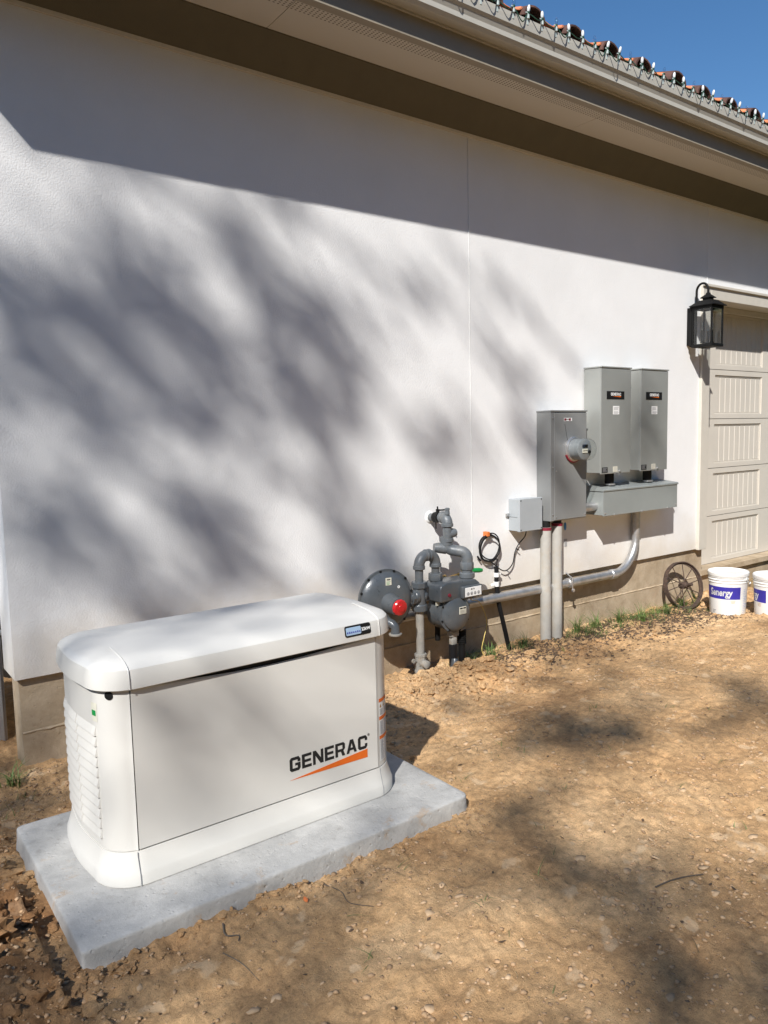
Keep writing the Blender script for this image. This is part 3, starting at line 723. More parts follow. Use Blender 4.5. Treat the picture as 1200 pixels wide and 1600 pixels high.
# left louvres
pl = plan(0); nL = len(pl)
left = [p for p in pl if p[0] < .66 and -1.50 < p[1] < -1.09]; left.sort(key=lambda p: p[1])
ys = [p[1] for p in left]; xsL = [p[0] for p in left]
def lx(y): return float(np.interp(y, ys, xsL))
bm = bmesh.new(); nz = 11; z0_, z1_ = .215, .585; dz = (z1_-z0_)/nz
for (ya, yb) in ((-1.485, -1.335), (-1.325, -1.11)):
    for k in range(nz):
        zb, zt = z0_+k*dz, z0_+(k+1)*dz-.003; seg = 8; rows = [[], [], [], []]
        for s_ in range(seg+1):
            y = ya+(yb-ya)*s_/seg; x = lx(y)
            for rI, (dx, z) in enumerate(((-.0005, zt+.001), (-.0075, zb+.007), (-.0080, zb+.002), (-.0005, zb+.001))): rows[rI].append(bm.verts.new((x+dx, y, z)))
        for a in range(4):
            for s_ in range(seg): bm.faces.new((rows[a][s_], rows[a][s_+1], rows[(a+1) % 4][s_+1], rows[(a+1) % 4][s_]))
        for s_ in (0, seg): bm.faces.new([rows[a][s_] for a in range(4)])
o = finish('louvre', bm, 'genwhite', G); o.parent = EL
tag(o, 'white angled louvres on the left end panel')
# latch hole, small rating sticker
def on_plan(ins, xt, yt):
    return min(((x, y) for x, y in plan(ins, n=30)), key=lambda p: (p[0]-xt)**2+(p[1]-yt)**2)
c = Vector((.6508, -1.5425, 0)); nrm = Vector((-.75, -.66, 0)).normalized()
bm = LA([(.0135, -.004), (.0135, .0026), (.011, .0032), (0, .0034)], (0, 0, 0), (0, 0, 1), 20)
rot = nrm.to_track_quat('Z', 'Y').to_matrix(); q = on_plan(0, .652, -1.545)
for v in bm.verts:
    p_ = rot @ Vector((v.co.x*1.0, v.co.y*1.0, v.co.z)); v.co = Vector((q[0], q[1], .690))+Vector((p_.x, p_.y, p_.z*1.0))
finish('keyhole', bm, 'black', G, smooth=40).parent = EL
def wrap(bm, s0, z0, off=.0012, right=True):
    # lay flat artwork (x along the outline, y up) on the curved corner; s = distance from the seam
    out = plan(-off, n=24)
    if right: seq = [(XS1, GY0-off)]+[p for p in out if p[0] > XS1 and p[1] < -1.2]
    else:
        seq = [p for p in out if p[0] < XS0 and p[1] < -1.12]; seq = [(XS0, GY0-off)]+seq[::-1]
    P = [Vector(p) for p in seq]; d = [0]
    for a, b in zip(P, P[1:]): d.append(d[-1]+(b-a).length)
    X = [p.x for p in P]; Y = [p.y for p in P]
    for v in bm.verts:
        s = s0+v.co.x*(1 if right else -1); nx = float(np.interp(s, d, X)); ny = float(np.interp(s, d, Y))
        t = v.co.z; v.co = Vector((nx, ny, z0+v.co.y)); 
        if t: # lift by following the outline normal
            k = min(range(len(d)), key=lambda i: abs(d[i]-s)); a = P[max(0, k-1)]; b = P[min(len(P)-1, k+1)]; tn = (b-a).normalized()
            nn = Vector((tn.y, -tn.x)) if right else Vector((-tn.y, tn.x)); v.co.x += nn.x*t; v.co.y += nn.y*t
    return bm
def sheet(x0, x1, y0, y1, z=0, nx=12):
    bm = bmesh.new(); a = [bm.verts.new((x0+(x1-x0)*k/nx, y0, z)) for k in range(nx+1)]; b = [bm.verts.new((x0+(x1-x0)*k/nx, y1, z)) for k in range(nx+1)]
    for k in range(nx): bm.faces.new((a[k], a[k+1], b[k+1], b[k]))
    return bm
def decal(name, bm, mat, parent): return finish(name, bm, mat, parent, recalc=False)
lb = decal('warning_label', wrap(sheet(0, .070, 0, .250), .012, .205, .0010), 'white', ER); lb.parent = ER
for zz in (.236, .165, .088):
    decal('label_band', wrap(sheet(0, .070, 0, .014, .0006), .012, .205+zz-.0005, .0012), 'orange', lb)
bm = bmesh.new()
for z_a, z_b in ((.006, .082), (.106, .160), (.184, .206)):
    z = z_a
    while z < z_b:
        for c_ in (0, 1):
            L_ = .028*(.7+.3*rnd.random()); join(bm, sheet(.004+c_*.034, .004+c_*.034+L_, z, z+.0016, .0006, 4))
        z += .0042
decal('label_print', wrap(bm, .012, .205, .0012), 'greyink', lb)
bm = bmesh.new()
for xx in (.010, .033):
    a = [bm.verts.new(p) for p in ((xx-.006, .214, .0006), (xx+.006, .214, .0006), (xx, .230, .0006))]; bm.faces.new(a)
decal('hazard_mark', wrap(bm, .012, .205, .0012), 'brass', lb)
st = decal('rating_sticker', wrap(sheet(0, .034, 0, .060), .150, .600, .0012, False), 'cream', EL)
decal('sticker_print', wrap(sheet(.005, .028, .018, .036, .0006, 3), .150, .600, .0013, False), 'green', st)
# lettering and wedge on the front panel
loops, wd = word('GENERAC', .052, .13, .86)
X_L = 1.262; X_R = 1.601; sc_x = (X_R-X_L)/wd
loops = [[(a*sc_x, b) for a, b in lp] for lp in loops]
bm = outlines(loops, .0003); to_wall(bm, X_L, GY0-.0021, .2785)
finish('maker_lettering', bm, 'ink', FP)
bm = bmesh.new(); W_ = X_R-X_L
pf = [(0, 0), (W_, -.006), (W_, .027)]
a = [bm.verts.new((X_L+x, GY0-.0024, .2480+z)) for x, z in pf]; b = [bm.verts.new((X_L+x, GY0-.0016, .2480+z)) for x, z in pf]
bm.faces.new(a); bm.faces.new(b[::-1])
for k in range(3): bm.faces.new((a[k], b[k], b[(k+1) % 3], a[(k+1) % 3]))
finish('orange_wedge', bm, 'orange', FP)
finish('registered_mark', to_wall(text('\u00ae', .014), X_R+.007, GY0-.0018, .328), 'ink', FP)
# display badge on the lid front
LY = GY0+.0195*-1
def lidface(bm, x, z, out):
    for v in bm.verts:
        zz = z+v.co.y; yy = GY0+float(np.interp(zz, [.711, .745, .770, .780], [-.021, -.019, -.013, -.003]))
        v.co = Vector((x+v.co.x, yy-out-v.co.z, zz))
    return bm
def rrect(w_, h_, r_, n=5):
    P = []
    for cx, cy, a0 in ((w_/2-r_, -h_/2+r_, -90), (w_/2-r_, h_/2-r_, 0), (-w_/2+r_, h_/2-r_, 90), (-w_/2+r_, -h_/2+r_, 180)):
        for k in range(n+1): t = R(a0+90*k/n); P.append((cx+r_*math.cos(t), cy+r_*math.sin(t)))
    return P
bdg = finish('display_badge', lidface(outlines([rrect(.116, .040, .008)], .0008), 1.560, .7495, .0012), 'black', LD)
finish('display_window', lidface(outlines([rrect(.066, .028, .004)], .0004), 1.540, .7495, .0026), 'screen', bdg)
bm = bmesh.new()
for k in range(7): join(bm, outlines([[(-.03+k*.009, -.007), (-.025+k*.009, -.007), (-.025+k*.009, -.003+.004*rnd.random()), (-.03+k*.009, -.003+.003*rnd.random())]], .0002))
finish('display_print', lidface(bm, 1.540, .7495, .0034), 'navy', bdg)
finish('power_text', lidface(text('22kW', .0155, .0004), 1.5955, .7495, .0024), 'white', bdg)

# ---------------------------------------------------------------- electrical gear on the wall
# service panel with the electricity meter
MB = thing('service_panel', 'tall grey service panel with a round glass electricity meter, beside the square junction box', 'electrical panel', loc=(4.5, -.07, .79))
finish('cabinet', B(4.306, 4.710, -.136, -.001, .800, 1.605, .003), 'greybox', MB)
bm = B(4.340, 4.706, -.1435, -.1365, .806, 1.598, .003); box(bm, 4.3025, 4.7135, -.146, -.001, 1.6055, 1.617, .002); box(bm, 4.3045, 4.3385, -.1415, -.1365, .802, 1.600, .002)
finish('cover', bm, 'greybox', MB)
bm = bmesh.new()
for x, z in ((4.322, .85), (4.322, 1.2), (4.322, 1.56), (4.36, 1.17), (4.69, .83), (4.36, .83)): lathe(bm, [(.0055, 0), (.0055, .003), (.003, .0045), (0, .0045)], (x, -.1437, z), (0, -1, 0), 10)
finish('screw', bm, 'galv', MB)
st = finish('warning_sticker', B(4.445, 4.535, -.1449, -.1436, 1.537, 1.560), 'white', MB)
bm = B(4.447, 4.470, -.1455, -.1450, 1.540, 1.557); box(bm, 4.500, 4.52, -.1455, -.1450, 1.540, 1.557); finish('sticker_print', bm, 'dullred', st)
finish('sticker_text', to_wall(text('WARNING', .011), 4.487, -.1452, 1.549), 'ink', st)
finish('scratch', T([(4.455, -.1438, 1.515), (4.478, -.1438, 1.42), (4.505, -.1438, 1.345)], .0016, 5), 'ink', MB)
EM = finish('meter_collar', LA([(.094, 0), (.094, .012), (.088, .016), (.088, .022), (.082, .024)], (4.548, -.1437, 1.326), (0, -1, 0), 32), 'galv', MB, smooth=30)
finish('red_seal', T([(4.548+.093*math.cos(t), -.150, 1.326+.093*math.sin(t)) for t in np.linspace(R(205), R(330), 16)], .009, 8), 'dullred', EM, smooth=50)
md = finish('meter_body', LA([(.079, 0), (.079, .085), (.074, .088), (.070, .090), (.0, .090)], (4.548, -.166, 1.326), (0, -1, 0), 32), 'metergrey', EM, smooth=30)
md.parent = MB
finish('meter_glass', LA([(.0805, .05), (.0800, .118), (.074, .134), (.055, .142), (0, .144)], (4.548, -.168, 1.326), (0, -1, 0), 32), 'glass', MB, smooth=50)
bm = B(4.514, 4.574, -.2615, -.2567, 1.340, 1.362, .002); finish('meter_display', bm, 'black', md)
bm = B(4.516, 4.572, -.2610, -.2567, 1.300, 1.330); finish('meter_nameplate', bm, 'cream', md)
finish('meter_print', to_wall(text('CL200 240V', .011), 4.544, -.2613, 1.316), 'ink', md)
finish('meter_port', LA([(.013, 0), (.013, .008), (0, .009)], (4.592, -.2567, 1.306), (0, -1, 0), 14), 'black', md)
# two switch boxes
def switch(x0, first):
    S_ = thing('transfer_switch', ('tall aluminium switch box right beside the grey service panel, above the trough' if first else 'tall aluminium switch box nearer the garage door, above the trough end'), 'switch box', 'transfer switch boxes above the wiring trough', loc=(x0+.19, -.09, 1.12))
    x1 = x0+.372
    finish('enclosure', B(x0, x1, -.166, -.012, 1.132, 1.938, .003), 'alu', S_)
    bm = B(x0-.001, x1+.001, -.1760, -.1665, 1.124, 1.936, .003)
    finish('door_cover', bm, 'alu', S_)
    finish('rain_cap', B(x0-.006, x1+.006, -.182, -.010, 1.9385, 1.950, .003), 'alu', S_)
    bm = B(x0+.03, x0+.06, -.0118, -.001, 1.2, 1.9); box(bm, x1-.06, x1-.03, -.0118, -.001, 1.2, 1.9); finish('mounting_rail', bm, 'galv', S_)
    pt = finish('name_plate', B(x0+.065, x0+.285, -.1785, -.1761, 1.700, 1.762, .001), 'black', S_)
    lo, wd = word('GENERAC', .022, .13, .95); lo = [[(a*.125/wd, b) for a, b in l] for l in lo]
    finish('plate_lettering', to_wall(outlines(lo, .0002), x0+.115, -.1789, 1.728), 'white', pt)
    bm = bmesh.new(); 
    a = [bm.verts.new(p) for p in ((x0+.13, -.1792, 1.722), (x0+.24, -.1792, 1.716), (x0+.24, -.1792, 1.725))]; bm.faces.new(a); finish('plate_wedge', bm, 'orange', pt)
    s1 = finish('notice_sticker', B(x0+.145, x0+.222, -.1775, -.1762, 1.583, 1.648), 'white', S_)
    bm = bmesh.new(); z = 1.640
    for k in range(8):
        if k == 4: z -= .008; continue
        box(bm, x0+.152, x0+.205+.012*rnd.random(), -.1779, -.1776, z-.003, z); z -= .0066
    finish('sticker_print', bm, 'greyink', s1)
    s2 = finish('black_sticker', B(x0+.012, x0+.082, -.1775, -.1762, 1.134, 1.176), 'black', S_)
    bm = bmesh.new()
    for k in range(4): box(bm, x0+.020, x0+.060+.015*rnd.random(), -.1779, -.1776, 1.141+k*.0085, 1.1435+k*.0085)
    finish('sticker_print', bm, 'greyink', s2)
    s3 = finish('serial_sticker', B(x0+.150, x0+.205, -.1775, -.1762, 1.136, 1.178), 'cream', S_)
    bm = bmesh.new()
    for k in range(5): box(bm, x0+.156, x0+.198, -.1779, -.1776, 1.142+k*.007, 1.1435+k*.007)
    finish('sticker_print', bm, 'greyink', s3)
    finish('hasp', join(LA([(.008, 0), (.008, .012), (0, .013)], (x0+.232, -.1762, 1.140), (0, -1, 0), 12), B(x0+.222, x0+.246, -.180, -.1765, 1.112, 1.124)), 'galv', S_)
    # conduit nipple down to the trough
    finish('nipple', T([(x0+.22, -.09, 1.03), (x0+.22, -.09, 1.131)], .036, 20), 'black', S_, smooth=40)
    finish('locknut', LA([(.047, 0), (.047, .012), (.037, .013)], (x0+.22, -.09, 1.0265), (0, 0, 1), 8), 'galv', S_)
switch(4.838, True); switch(5.345, False)
WW = thing('wiring_trough', 'long grey green wiring trough mounted under the two switch boxes', 'wiring trough', loc=(5.36, -.1, .8))
finish('trough', B(4.860, 5.855, -.180, -.001, .802, .990, .003), 'greentrough', WW)
bm = B(4.856, 5.859, -.1865, -.1805, .796, 1.000, .002)
finish('front_cover', bm, 'greentrough', WW)
bm = extrude_x(bmesh.new(), [(-.001, .9905), (-.192, .9905), (-.193, 1.0), (-.189, 1.008), (-.001, 1.030)], 4.853, 5.866); finish('top_flange', bm, 'greentrough', WW)
bm = bmesh.new()
for x, z in ((4.88, .82), (5.0, .800), (5.36, .800), (5.72, .800), (5.84, .82)): lathe(bm, [(.007, 0), (.007, .004), (0, .006)], (x, -.1867, z), (0, -1, 0), 10)
finish('screw', bm, 'galv', WW)
finish('side_hub', T([(4.7135, -.10, .87), (4.8595, -.10, .87)], .035, 20), 'galv', WW, smooth=40)
# square junction box
JB = thing('junction_box', 'small square grey plastic junction box mounted left of the service panel', 'junction box', loc=(4.12, -.05, .745))
bm = B(4.005, 4.238, -.088, -.001, .752, .982, .003); box(bm, 4.001, 4.004, -.088, -.001, .855, .858)
finish('box_body', bm, 'pvcgrey', JB)
finish('box_lid', B(4.001, 4.242, -.114, -.0885, .748, .986, .004), 'pvcgrey', JB)
bm = bmesh.new()
for x in (4.014, 4.229):
    for z in (.761, .973): lathe(bm, [(.005, 0), (.005, .0015), (.0025, .002), (0, .001)], (x, -.1142, z), (0, -1, 0), 10)
finish('screw', bm, 'black', JB)
bm = B(3.972, 4.0045, -.012, -.001, .852, .878, .002); lathe(bm, [(.007, 0), (.007, .006), (0, .007)], (3.985, -.0122, .865), (0, -1, 0), 8); finish('mounting_ear', bm, 'galv', JB)
# pale vertical conduits
def conduit(x, y, zt, lab, red):
    c = thing('conduit_pipe', lab, 'conduit', 'pale vertical conduits under the service panel', loc=(x, y, -.12))
    finish('pipe', T([(x-.006, y-.004, -.2), (x, y, zt)], .041, 28), 'pvcpipe', c, smooth=40)
    if red: finish('red_primer_band', LA([(.0422, 0), (.0422, .022)], (x, y, zt-.022), (0, 0, 1), 28), 'dullred', c, smooth=40)
    finish('neck', T([(x, y, zt+.0005), (x, y, .7995)], .033, 20), 'black', c, smooth=40)
    ty = text('SCHEDULE 40  PVC CONDUIT  UL', .022, .0004, thick=.0002)
    for v in ty.verts:
        a = R(-100)+v.co.y/.0412+.3; v.co = Vector((x-.003+(.0420+v.co.z)*math.cos(a), y-.002+(.0420+v.co.z)*math.sin(a), .40-v.co.x))
    finish('pipe_print', ty, 'greyink', c)
conduit(4.322, -.075, .752, 'pale vertical conduit rising from the dirt under the service panel, left of the two', True)
conduit(4.447, -.075, .775, 'pale vertical conduit rising from the dirt under the service panel, right of the two', True)
# long galvanised conduit along the footing
GC = thing('metal_conduit', 'galvanised conduit running along the footing and bending up into the wiring trough', 'conduit', loc=(4.5, -.05, .29))
yC = -.045
arcp = [(5.17, yC, .283)]+[(5.17+.30*math.sin(R(a)), yC, .583-.30*math.cos(R(a))) for a in range(6, 91, 6)]
arcp = [(x+(.0 if x < 5.2 else .013), y-.0, z) for x, y, z in arcp]
finish('pipe', T([(2.6, yC, .283), (4.0, yC, .283), (4.8, yC, .283)]+arcp+[(5.483, yC, .70), (5.483, yC, .795)], .0335, 24), 'galv', GC, smooth=50)
for cx_, cl_ in ((4.60, .045), (3.30, .065), (5.14, .065)): finish('coupling', lathe(bmesh.new(), [(.0375, 0), (.0405, .003), (.0405, cl_), (.0375, cl_+.003)], (cx_, yC, .283), (1, 0, 0), 24), 'galv', GC, smooth=30)
bm = T([(4.62, -.085, .325), (4.61, -.088, .283), (4.62, -.085, .235)], .006, 8); tube(bm, [(4.63, -.01, .36), (4.63, -.05, .335), (4.62, -.088, .322)], .006, 8); lathe(bm, [(.014, 0), (.014, .012), (0, .014)], (4.62, -.085, .232), (0, -1, 0), 10)
finish('clamp', bm, 'galv', GC, smooth=50)
finish('hub', T([(5.483, yC, .773), (5.483, yC, .801)], .043, 20), 'galv', GC, smooth=40)
tag(finish('tape_mark', LA([(.016, 0), (.016, .0015), (0, .0015)], (0, 0, 0), (0, -1, 0), 16), 'blue'), 'small blue oval tape mark on the stucco below the service panel', 'tape')
o = bpy.data.objects['tape_mark']; o.location = (4.63, -.0005, .725); o.scale = (.9, 1, 2.0)
tag(finish('grey_tag', B(4.620, 4.652, -.003, -.0005, .565, .625, .001), 'greyink'), 'small grey tag stuck on the stucco above the metal conduit', 'tag')

# cable coil, its clip, the run to the junction box, and the stub it drops into
CC = thing('cable_coil', 'coil of thin black cable hanging on the wall below the junction box', 'cable', loc=(3.8, -.03, .65))
cx, cz = 3.79, .650; pts = []
for i in range(0, 110):
    t = i/110*2*math.pi*3.6+1.5; rr = .092+.010*math.sin(t*.37)+.004*math.sin(2.3*t)
    pts.append((cx+rr*1.08*math.cos(t), -.022-.014*math.sin(t*.61)-.006*(i/110), cz+rr*math.sin(t)))
pts += [(3.86, -.03, .56), (3.85, -.03, .53), (3.842, -.03, .47)]
finish('cable_loops', T(smoothpath(pts, 2), .0048, 7), 'rubber', CC, smooth=60)
finish('cable_run', T(smoothpath([(4.14, -.05, .755), (4.135, -.04, .70), (4.09, -.02, .645), (4.05, -.02, .59), (4.02, -.025, .51), (3.96, -.03, .47), (3.90, -.03, .475), (3.80, -.025, .545), (3.72, -.02, .575)], 6), .0042, 7), 'rubber', CC, smooth=60)
bm = T([(4.065, -.022, .61), (4.085, -.03, .60)], .004, 6); tube(bm, [(3.955, -.028, .465), (3.962, -.045, .452)], .004, 6); tube(bm, [(3.70, -.02, .565), (3.672, -.02, .60)], .007, 7); finish('cable_tie', bm, 'rubber', CC)
bm = B(3.745, 3.772, -.045, -.001, .735, .768, .003); box(bm, 3.772, 3.79, -.03, -.012, .735, .75, .002)
finish('cable_clip', bm, 'clip', CC)
PS = thing('ground_conduit', 'thin black plastic conduit with two white clamps dropping from the cable coil to the dirt', 'conduit', loc=(3.9, -.05, -.1))
finish('pipe', T([(3.843, -.035, .505), (3.842, -.035, .40), (3.855, -.04, .25), (3.91, -.06, .0), (3.945, -.07, -.16)], .0165, 14), 'rubber', PS, smooth=50)
bm = LA([(.021, 0), (.021, .03)], (3.842, -.035, .435), (0, 0, 1), 16); box(bm, 3.862, 3.885, -.04, -.028, .44, .458, .002); finish('clamp', bm, 'white', PS, smooth=30)
bm = LA([(.021, 0), (.021, .034)], (3.841, -.035, .366), (0, 0, 1), 16); box(bm, 3.79, 3.822, -.04, -.028, .370, .390, .002); lathe(bm, [(.01, 0), (.01, .012), (0, .013)], (3.80, -.041, .38), (0, -1, 0), 8); finish('clamp', bm, 'white', PS, smooth=30)

# ---------------------------------------------------------------- gas meter set
GM = thing('gas_meter', 'grey gas meter with a large round regulator, red cap and painted pipework by the footing', 'gas meter', loc=(3.0, -.25, -.1))
rn = Vector((-.14, -1, .03)).normalized(); rc_ = Vector((2.712, -.215, .468))
RG = finish('regulator', LA([(.05, -.075), (.10, -.062), (.165, -.03), (.172, -.006), (.187, -.005), (.187, .012), (.174, .0135), (.168, .022), (.140, .040), (.10, .052), (.06, .058), (0, .060)], rc_, rn, 48), 'gasgrey', GM, smooth=28)
bm = bmesh.new(); ra, rb_ = frame(rn)
for k in range(12):
    t = 2*math.pi*k/12+.2; lathe(bm, [(.0085, 0), (.0085, .007), (0, .008)], rc_+(ra*math.cos(t)+rb_*math.sin(t))*.1795+rn*.0122, rn, 6)
finish('flange_bolt', bm, 'black', RG)
sn = Vector((-.02, -1, -.10)).normalized(); sp = rc_+rn*.035+Vector((-.002, 0, -.012))
finish('spring_case', LA([(.066, 0), (.062, .02), (.054, .07), (.052, .105), (.045, .108)], sp, sn, 32), 'gasgrey', RG, smooth=35)
cap = [(.045, .1085), (.0475, .110), (.0475, .126), (.043, .132), (.022, .134), (.021, .141), (0, .142)]
rcap = finish('red_cap', LA(cap, sp, sn, 28), 'red', GM, smooth=28)
bm = bmesh.new(); ca, cb = frame(sn)
for k in range(14):
    t = 2*math.pi*k/14; c = sp+(ca*math.cos(t)+cb*math.sin(t))*.0472; tube(bm, [c+sn*.111, c+sn*.1255], .0022, 5)
finish('cap_grip', bm, 'red', rcap)
def on_reg(bm, u, v, h):
    for q in bm.verts: q.co = rc_+Vector((1, -.14, 0)).normalized()*(u+q.co.x)+Vector((0, 0, 1))*(v+q.co.y)+rn*(h+q.co.z)
    return bm
lb = finish('regulator_label', on_reg(outlines([rrect(.040, .046, .002)], .0005), -.005, .118, .0525), 'cream', RG)
finish('label_print', on_reg(text('M250', .0105, .0006, thick=.0003), -.005, .129, .0534), 'ink', lb)
bm = bmesh.new()
for k in range(3): join(bm, on_reg(outlines([[(-.014, -.0012), (.014-.004*k, -.0012), (.014-.004*k, .0012), (-.014, .0012)]], .0003), -.005, .116-.008*k, .0533))
finish('label_print', bm, 'green', lb)
finish('tag_ring', on_reg(outlines([rrect(.017, .017, .0084), rrect(.008, .008, .0039)], .0005), .064, .078, .0545), 'white', RG)
finish('vent_elbow', T([rc_+Vector((-.035, -.03, -.12)), rc_+Vector((-.015, -.085, -.135)), rc_+Vector((-.008, -.10, -.150)), rc_+Vector((-.006, -.10, -.19))], [.030, .027, .026, .028], 16), 'gasgrey', RG, smooth=50)
finish('vent_flange', LA([(.038, 0), (.040, .004), (.040, .010), (.03, .012)], rc_+Vector((-.006, -.10, -.202)), (0, 0, 1), 20), 'riser', RG, smooth=30)
# valve body behind the regulator and its branch to the tee
YG = -.225
bm = T([(2.74, YG+.03, .455), (2.82, YG+.02, .455), (2.90, YG, .452), (2.962, YG, .452)], [.055, .05, .036, .034], 20); lathe(bm, [(.047, 0), (.047, .03), (.04, .032)], (2.895, YG, .452), (1, 0, 0), 8)
finish('valve_body', bm, 'gasgrey', GM, smooth=35)
XV = 2.972
def collar(bm, c, ax, r, l, n=20): return lathe(bm, [(r*.93, 0), (r, l*.12), (r, l*.88), (r*.93, l)], c, ax, n)
bm = T([(XV, YG, .372), (XV, YG, .535)], .041, 22); collar(bm, (XV, YG, .357), (0, 0, 1), .049, .045); collar(bm, (XV, YG, .505), (0, 0, 1), .052, .04, 8); collar(bm, (XV-.055, YG, .452), (1, 0, 0), .047, .03)
tube(bm, [(XV, YG, .452), (XV+.035, YG-.01, .452), (XV+.05, YG-.015, .452)], [.036, .034, .02], 16)
finish('tee', bm, 'gasgrey', GM, smooth=32)
# goose neck from the tee over to the meter inlet
e1 = arc((XV, YG, .655), (XV, YG, .705), (XV+.05, YG, .705), 7); e2 = arc((XV+.085, YG, .705), (XV+.135, YG, .705), (XV+.135, YG, .655), 7)
finish('gooseneck', T([(XV, YG, .545), (XV, YG, .62)]+[(XV, YG, .645)]+e1[1:]+e2[:-1]+[(XV+.135, YG, .64), (XV+.135, YG, .545)], .0265, 18), 'gaspipe', GM, smooth=50)
bm = T(arc((XV, YG, .640), (XV, YG, .705), (XV+.058, YG, .705), 8), .0345, 18); tube(bm, arc((XV+.077, YG, .705), (XV+.135, YG, .705), (XV+.135, YG, .640), 8), .0345, 18)
collar(bm, (XV, YG, .622), (0, 0, 1), .0385, .024); collar(bm, (XV+.135, YG, .622), (0, 0, 1), .0385, .024); collar(bm, (XV+.050, YG, .705), (1, 0, 0), .0385, .016); collar(bm, (XV+.073, YG, .705), (1, 0, 0), .0385, .016)
collar(bm, (XV+.135, YG, .535), (0, 0, 1), .046, .048, 8); tube(bm, [(XV+.135, YG, .46), (XV+.135, YG, .535)], .036, 18)
finish('elbow', bm, 'gaspipe', GM, smooth=35)
# riser from the ground with its stop cock
finish('riser_pipe', T([(XV, YG, -.2), (XV, YG, .365)], .0265, 18), 'riser', GM, smooth=50)
bm = T([(XV, YG, -.035), (XV, YG, .075)], .036, 8); collar(bm, (XV, YG, .062), (0, 0, 1), .040, .022, 8); collar(bm, (XV, YG, -.045), (0, 0, 1), .040, .022, 8); lathe(bm, [(.026, 0), (.026, .03), (.015, .036), (0, .037)], (XV+.004, YG-.03, .02), (0, -1, 0), 16); lathe(bm, [(.014, -.03), (.014, .03)], (XV, YG-.02, .022), (1, 0, 0), 10)
tube(bm, [(XV-.034, YG, .035), (XV-.060, YG-.005, .045)], .008, 8); lathe(bm, [(.0145, -.004), (.0145, .004)], (XV-.062, YG-.006, .045), (0, 1, 0), 12)
finish('stop_cock', bm, 'riser', GM, smooth=35)
# meter case: index housing above, diaphragm drum below
bm = bmesh.new(); P_ = [(3.045, .412), (3.385, .412), (3.392, .440), (3.385, .500), (3.345, .530), (3.10, .536), (3.055, .522), (3.042, .50)]
a = [bm.verts.new((x, -.345, z)) for x, z in P_]; b = [bm.verts.new((x, -.165, z)) for x, z in P_]; n = len(P_)
bm.faces.new(a); bm.faces.new(b[::-1])
for k in range(n): bm.faces.new((a[k], b[k], b[(k+1) % n], a[(k+1) % n]))
bmesh.ops.bevel(bm, geom=list(bm.edges), offset=.012, segments=3, affect='EDGES', profile=.5)
finish('meter_case', bm, 'gasgrey', GM, smooth=32)
DC = Vector((3.185, -.165, .325))
finish('meter_drum', LA([(.10, 0), (.115, .01), (.115, .135), (.112, .14), (.124, .142), (.124, .156), (.112, .158), (.108, .175), (.085, .192), (.04, .200), (0, .202)], DC, (0, -1, 0), 40), 'gasgrey', GM, smooth=30)
bm = bmesh.new()
for k in range(8): t = 2*math.pi*k/8+.3; lathe(bm, [(.007, 0), (.007, .006), (0, .007)], DC+Vector((.1185*math.cos(t), -.1565, .1185*math.sin(t))), (0, -1, 0), 6)
finish('drum_bolt', bm, 'black', GM)
ip = finish('index_housing', B(3.205, 3.375, -.375, -.3452, .422, .498, .007, 3), 'gasgrey', GM, smooth=35)
pl_ = finish('counter_plate', B(3.222, 3.362, -.3785, -.3752, .430, .490, .002), 'white', ip)
finish('counter_digits', to_wall(text('8 1 9', .014, .0008), 3.285, -.3791, .477), 'ink', pl_)
bm = bmesh.new()
for k in range(4): join(bm, LA([(.0115, 0), (.0115, .0008), (0, .0008)], (3.246+k*.030, -.3786, .450), (0, -1, 0), 16))
finish('counter_dial', bm, 'greyink', pl_)
bm = bmesh.new()
for k in range(4): a_ = rnd.random()*6.28; tube(bm, [(3.246+k*.030, -.3799, .450), (3.246+k*.030+.009*math.cos(a_), -.3799, .450+.009*math.sin(a_))], .0011, 5)
finish('dial_hand', bm, 'ink', pl_)
rl = finish('rating_plate', B(3.178, 3.236, -.3700, -.3665, .325, .372, .001), 'cream', GM)
bm = B(3.182, 3.205, -.3705, -.3701, .358, .367); box(bm, 3.21, 3.232, -.3705, -.3701, .358, .367)
for k in range(4): box(bm, 3.182, 3.232, -.3705, -.3701, .330+k*.006, .3315+k*.006)
finish('plate_print', bm, 'ink', rl)
finish('red_tag', LA([(.012, 0), (.010, .008), (0, .008)], (3.115, -.3455, .455), (0, -1, 0), 10), 'dullred', GM)
finish('case_label', B(3.055, 3.10, -.285, -.2815, .385, .407), 'cream', GM)
# outlet side: riser from the meter, offset run, tee and pipe into the wall
bm = T([(3.325, -.285, .53), (3.325, -.285, .60)], .034, 20); collar(bm, (3.325, -.285, .585), (0, 0, 1), .044, .05, 8); collar(bm, (3.325, -.285, .532), (0, 0, 1), .050, .035, 20)
finish('outlet_union', bm, 'gaspipe', GM, smooth=32)
run = [(3.235, -.185, .80), (3.235, -.185, .765)]+arc((3.235, -.185, .765), (3.235, -.185, .715), (3.262, -.215, .712), 6)[1:]+[(3.29, -.25, .706)]+arc((3.295, -.255, .705), (3.325, -.287, .702), (3.325, -.287, .655), 7)[1:]+[(3.325, -.286, .63)]
finish('offset_run', T(run, .0365, 20), 'gaspipe', GM, smooth=50)
finish('end_plug', T([(3.235, -.185, .722), (3.195, -.160, .728), (3.165, -.145, .730)], [.037, .035, .028], 18), 'gaspipe', GM, smooth=50)
bm = T([(3.243, -.19, .765), (3.243, -.19, .90)], .030, 20); collar(bm, (3.243, -.19, .765), (0, 0, 1), .040, .025); collar(bm, (3.243, -.19, .865), (0, 0, 1), .040, .022); collar(bm, (3.239, -.187, .745), (0, 0, 1), .040, .012)
tube(bm, [(3.243, -.19, .815), (3.283, -.20, .822), (3.303, -.205, .824)], [.030, .031, .024], 16)
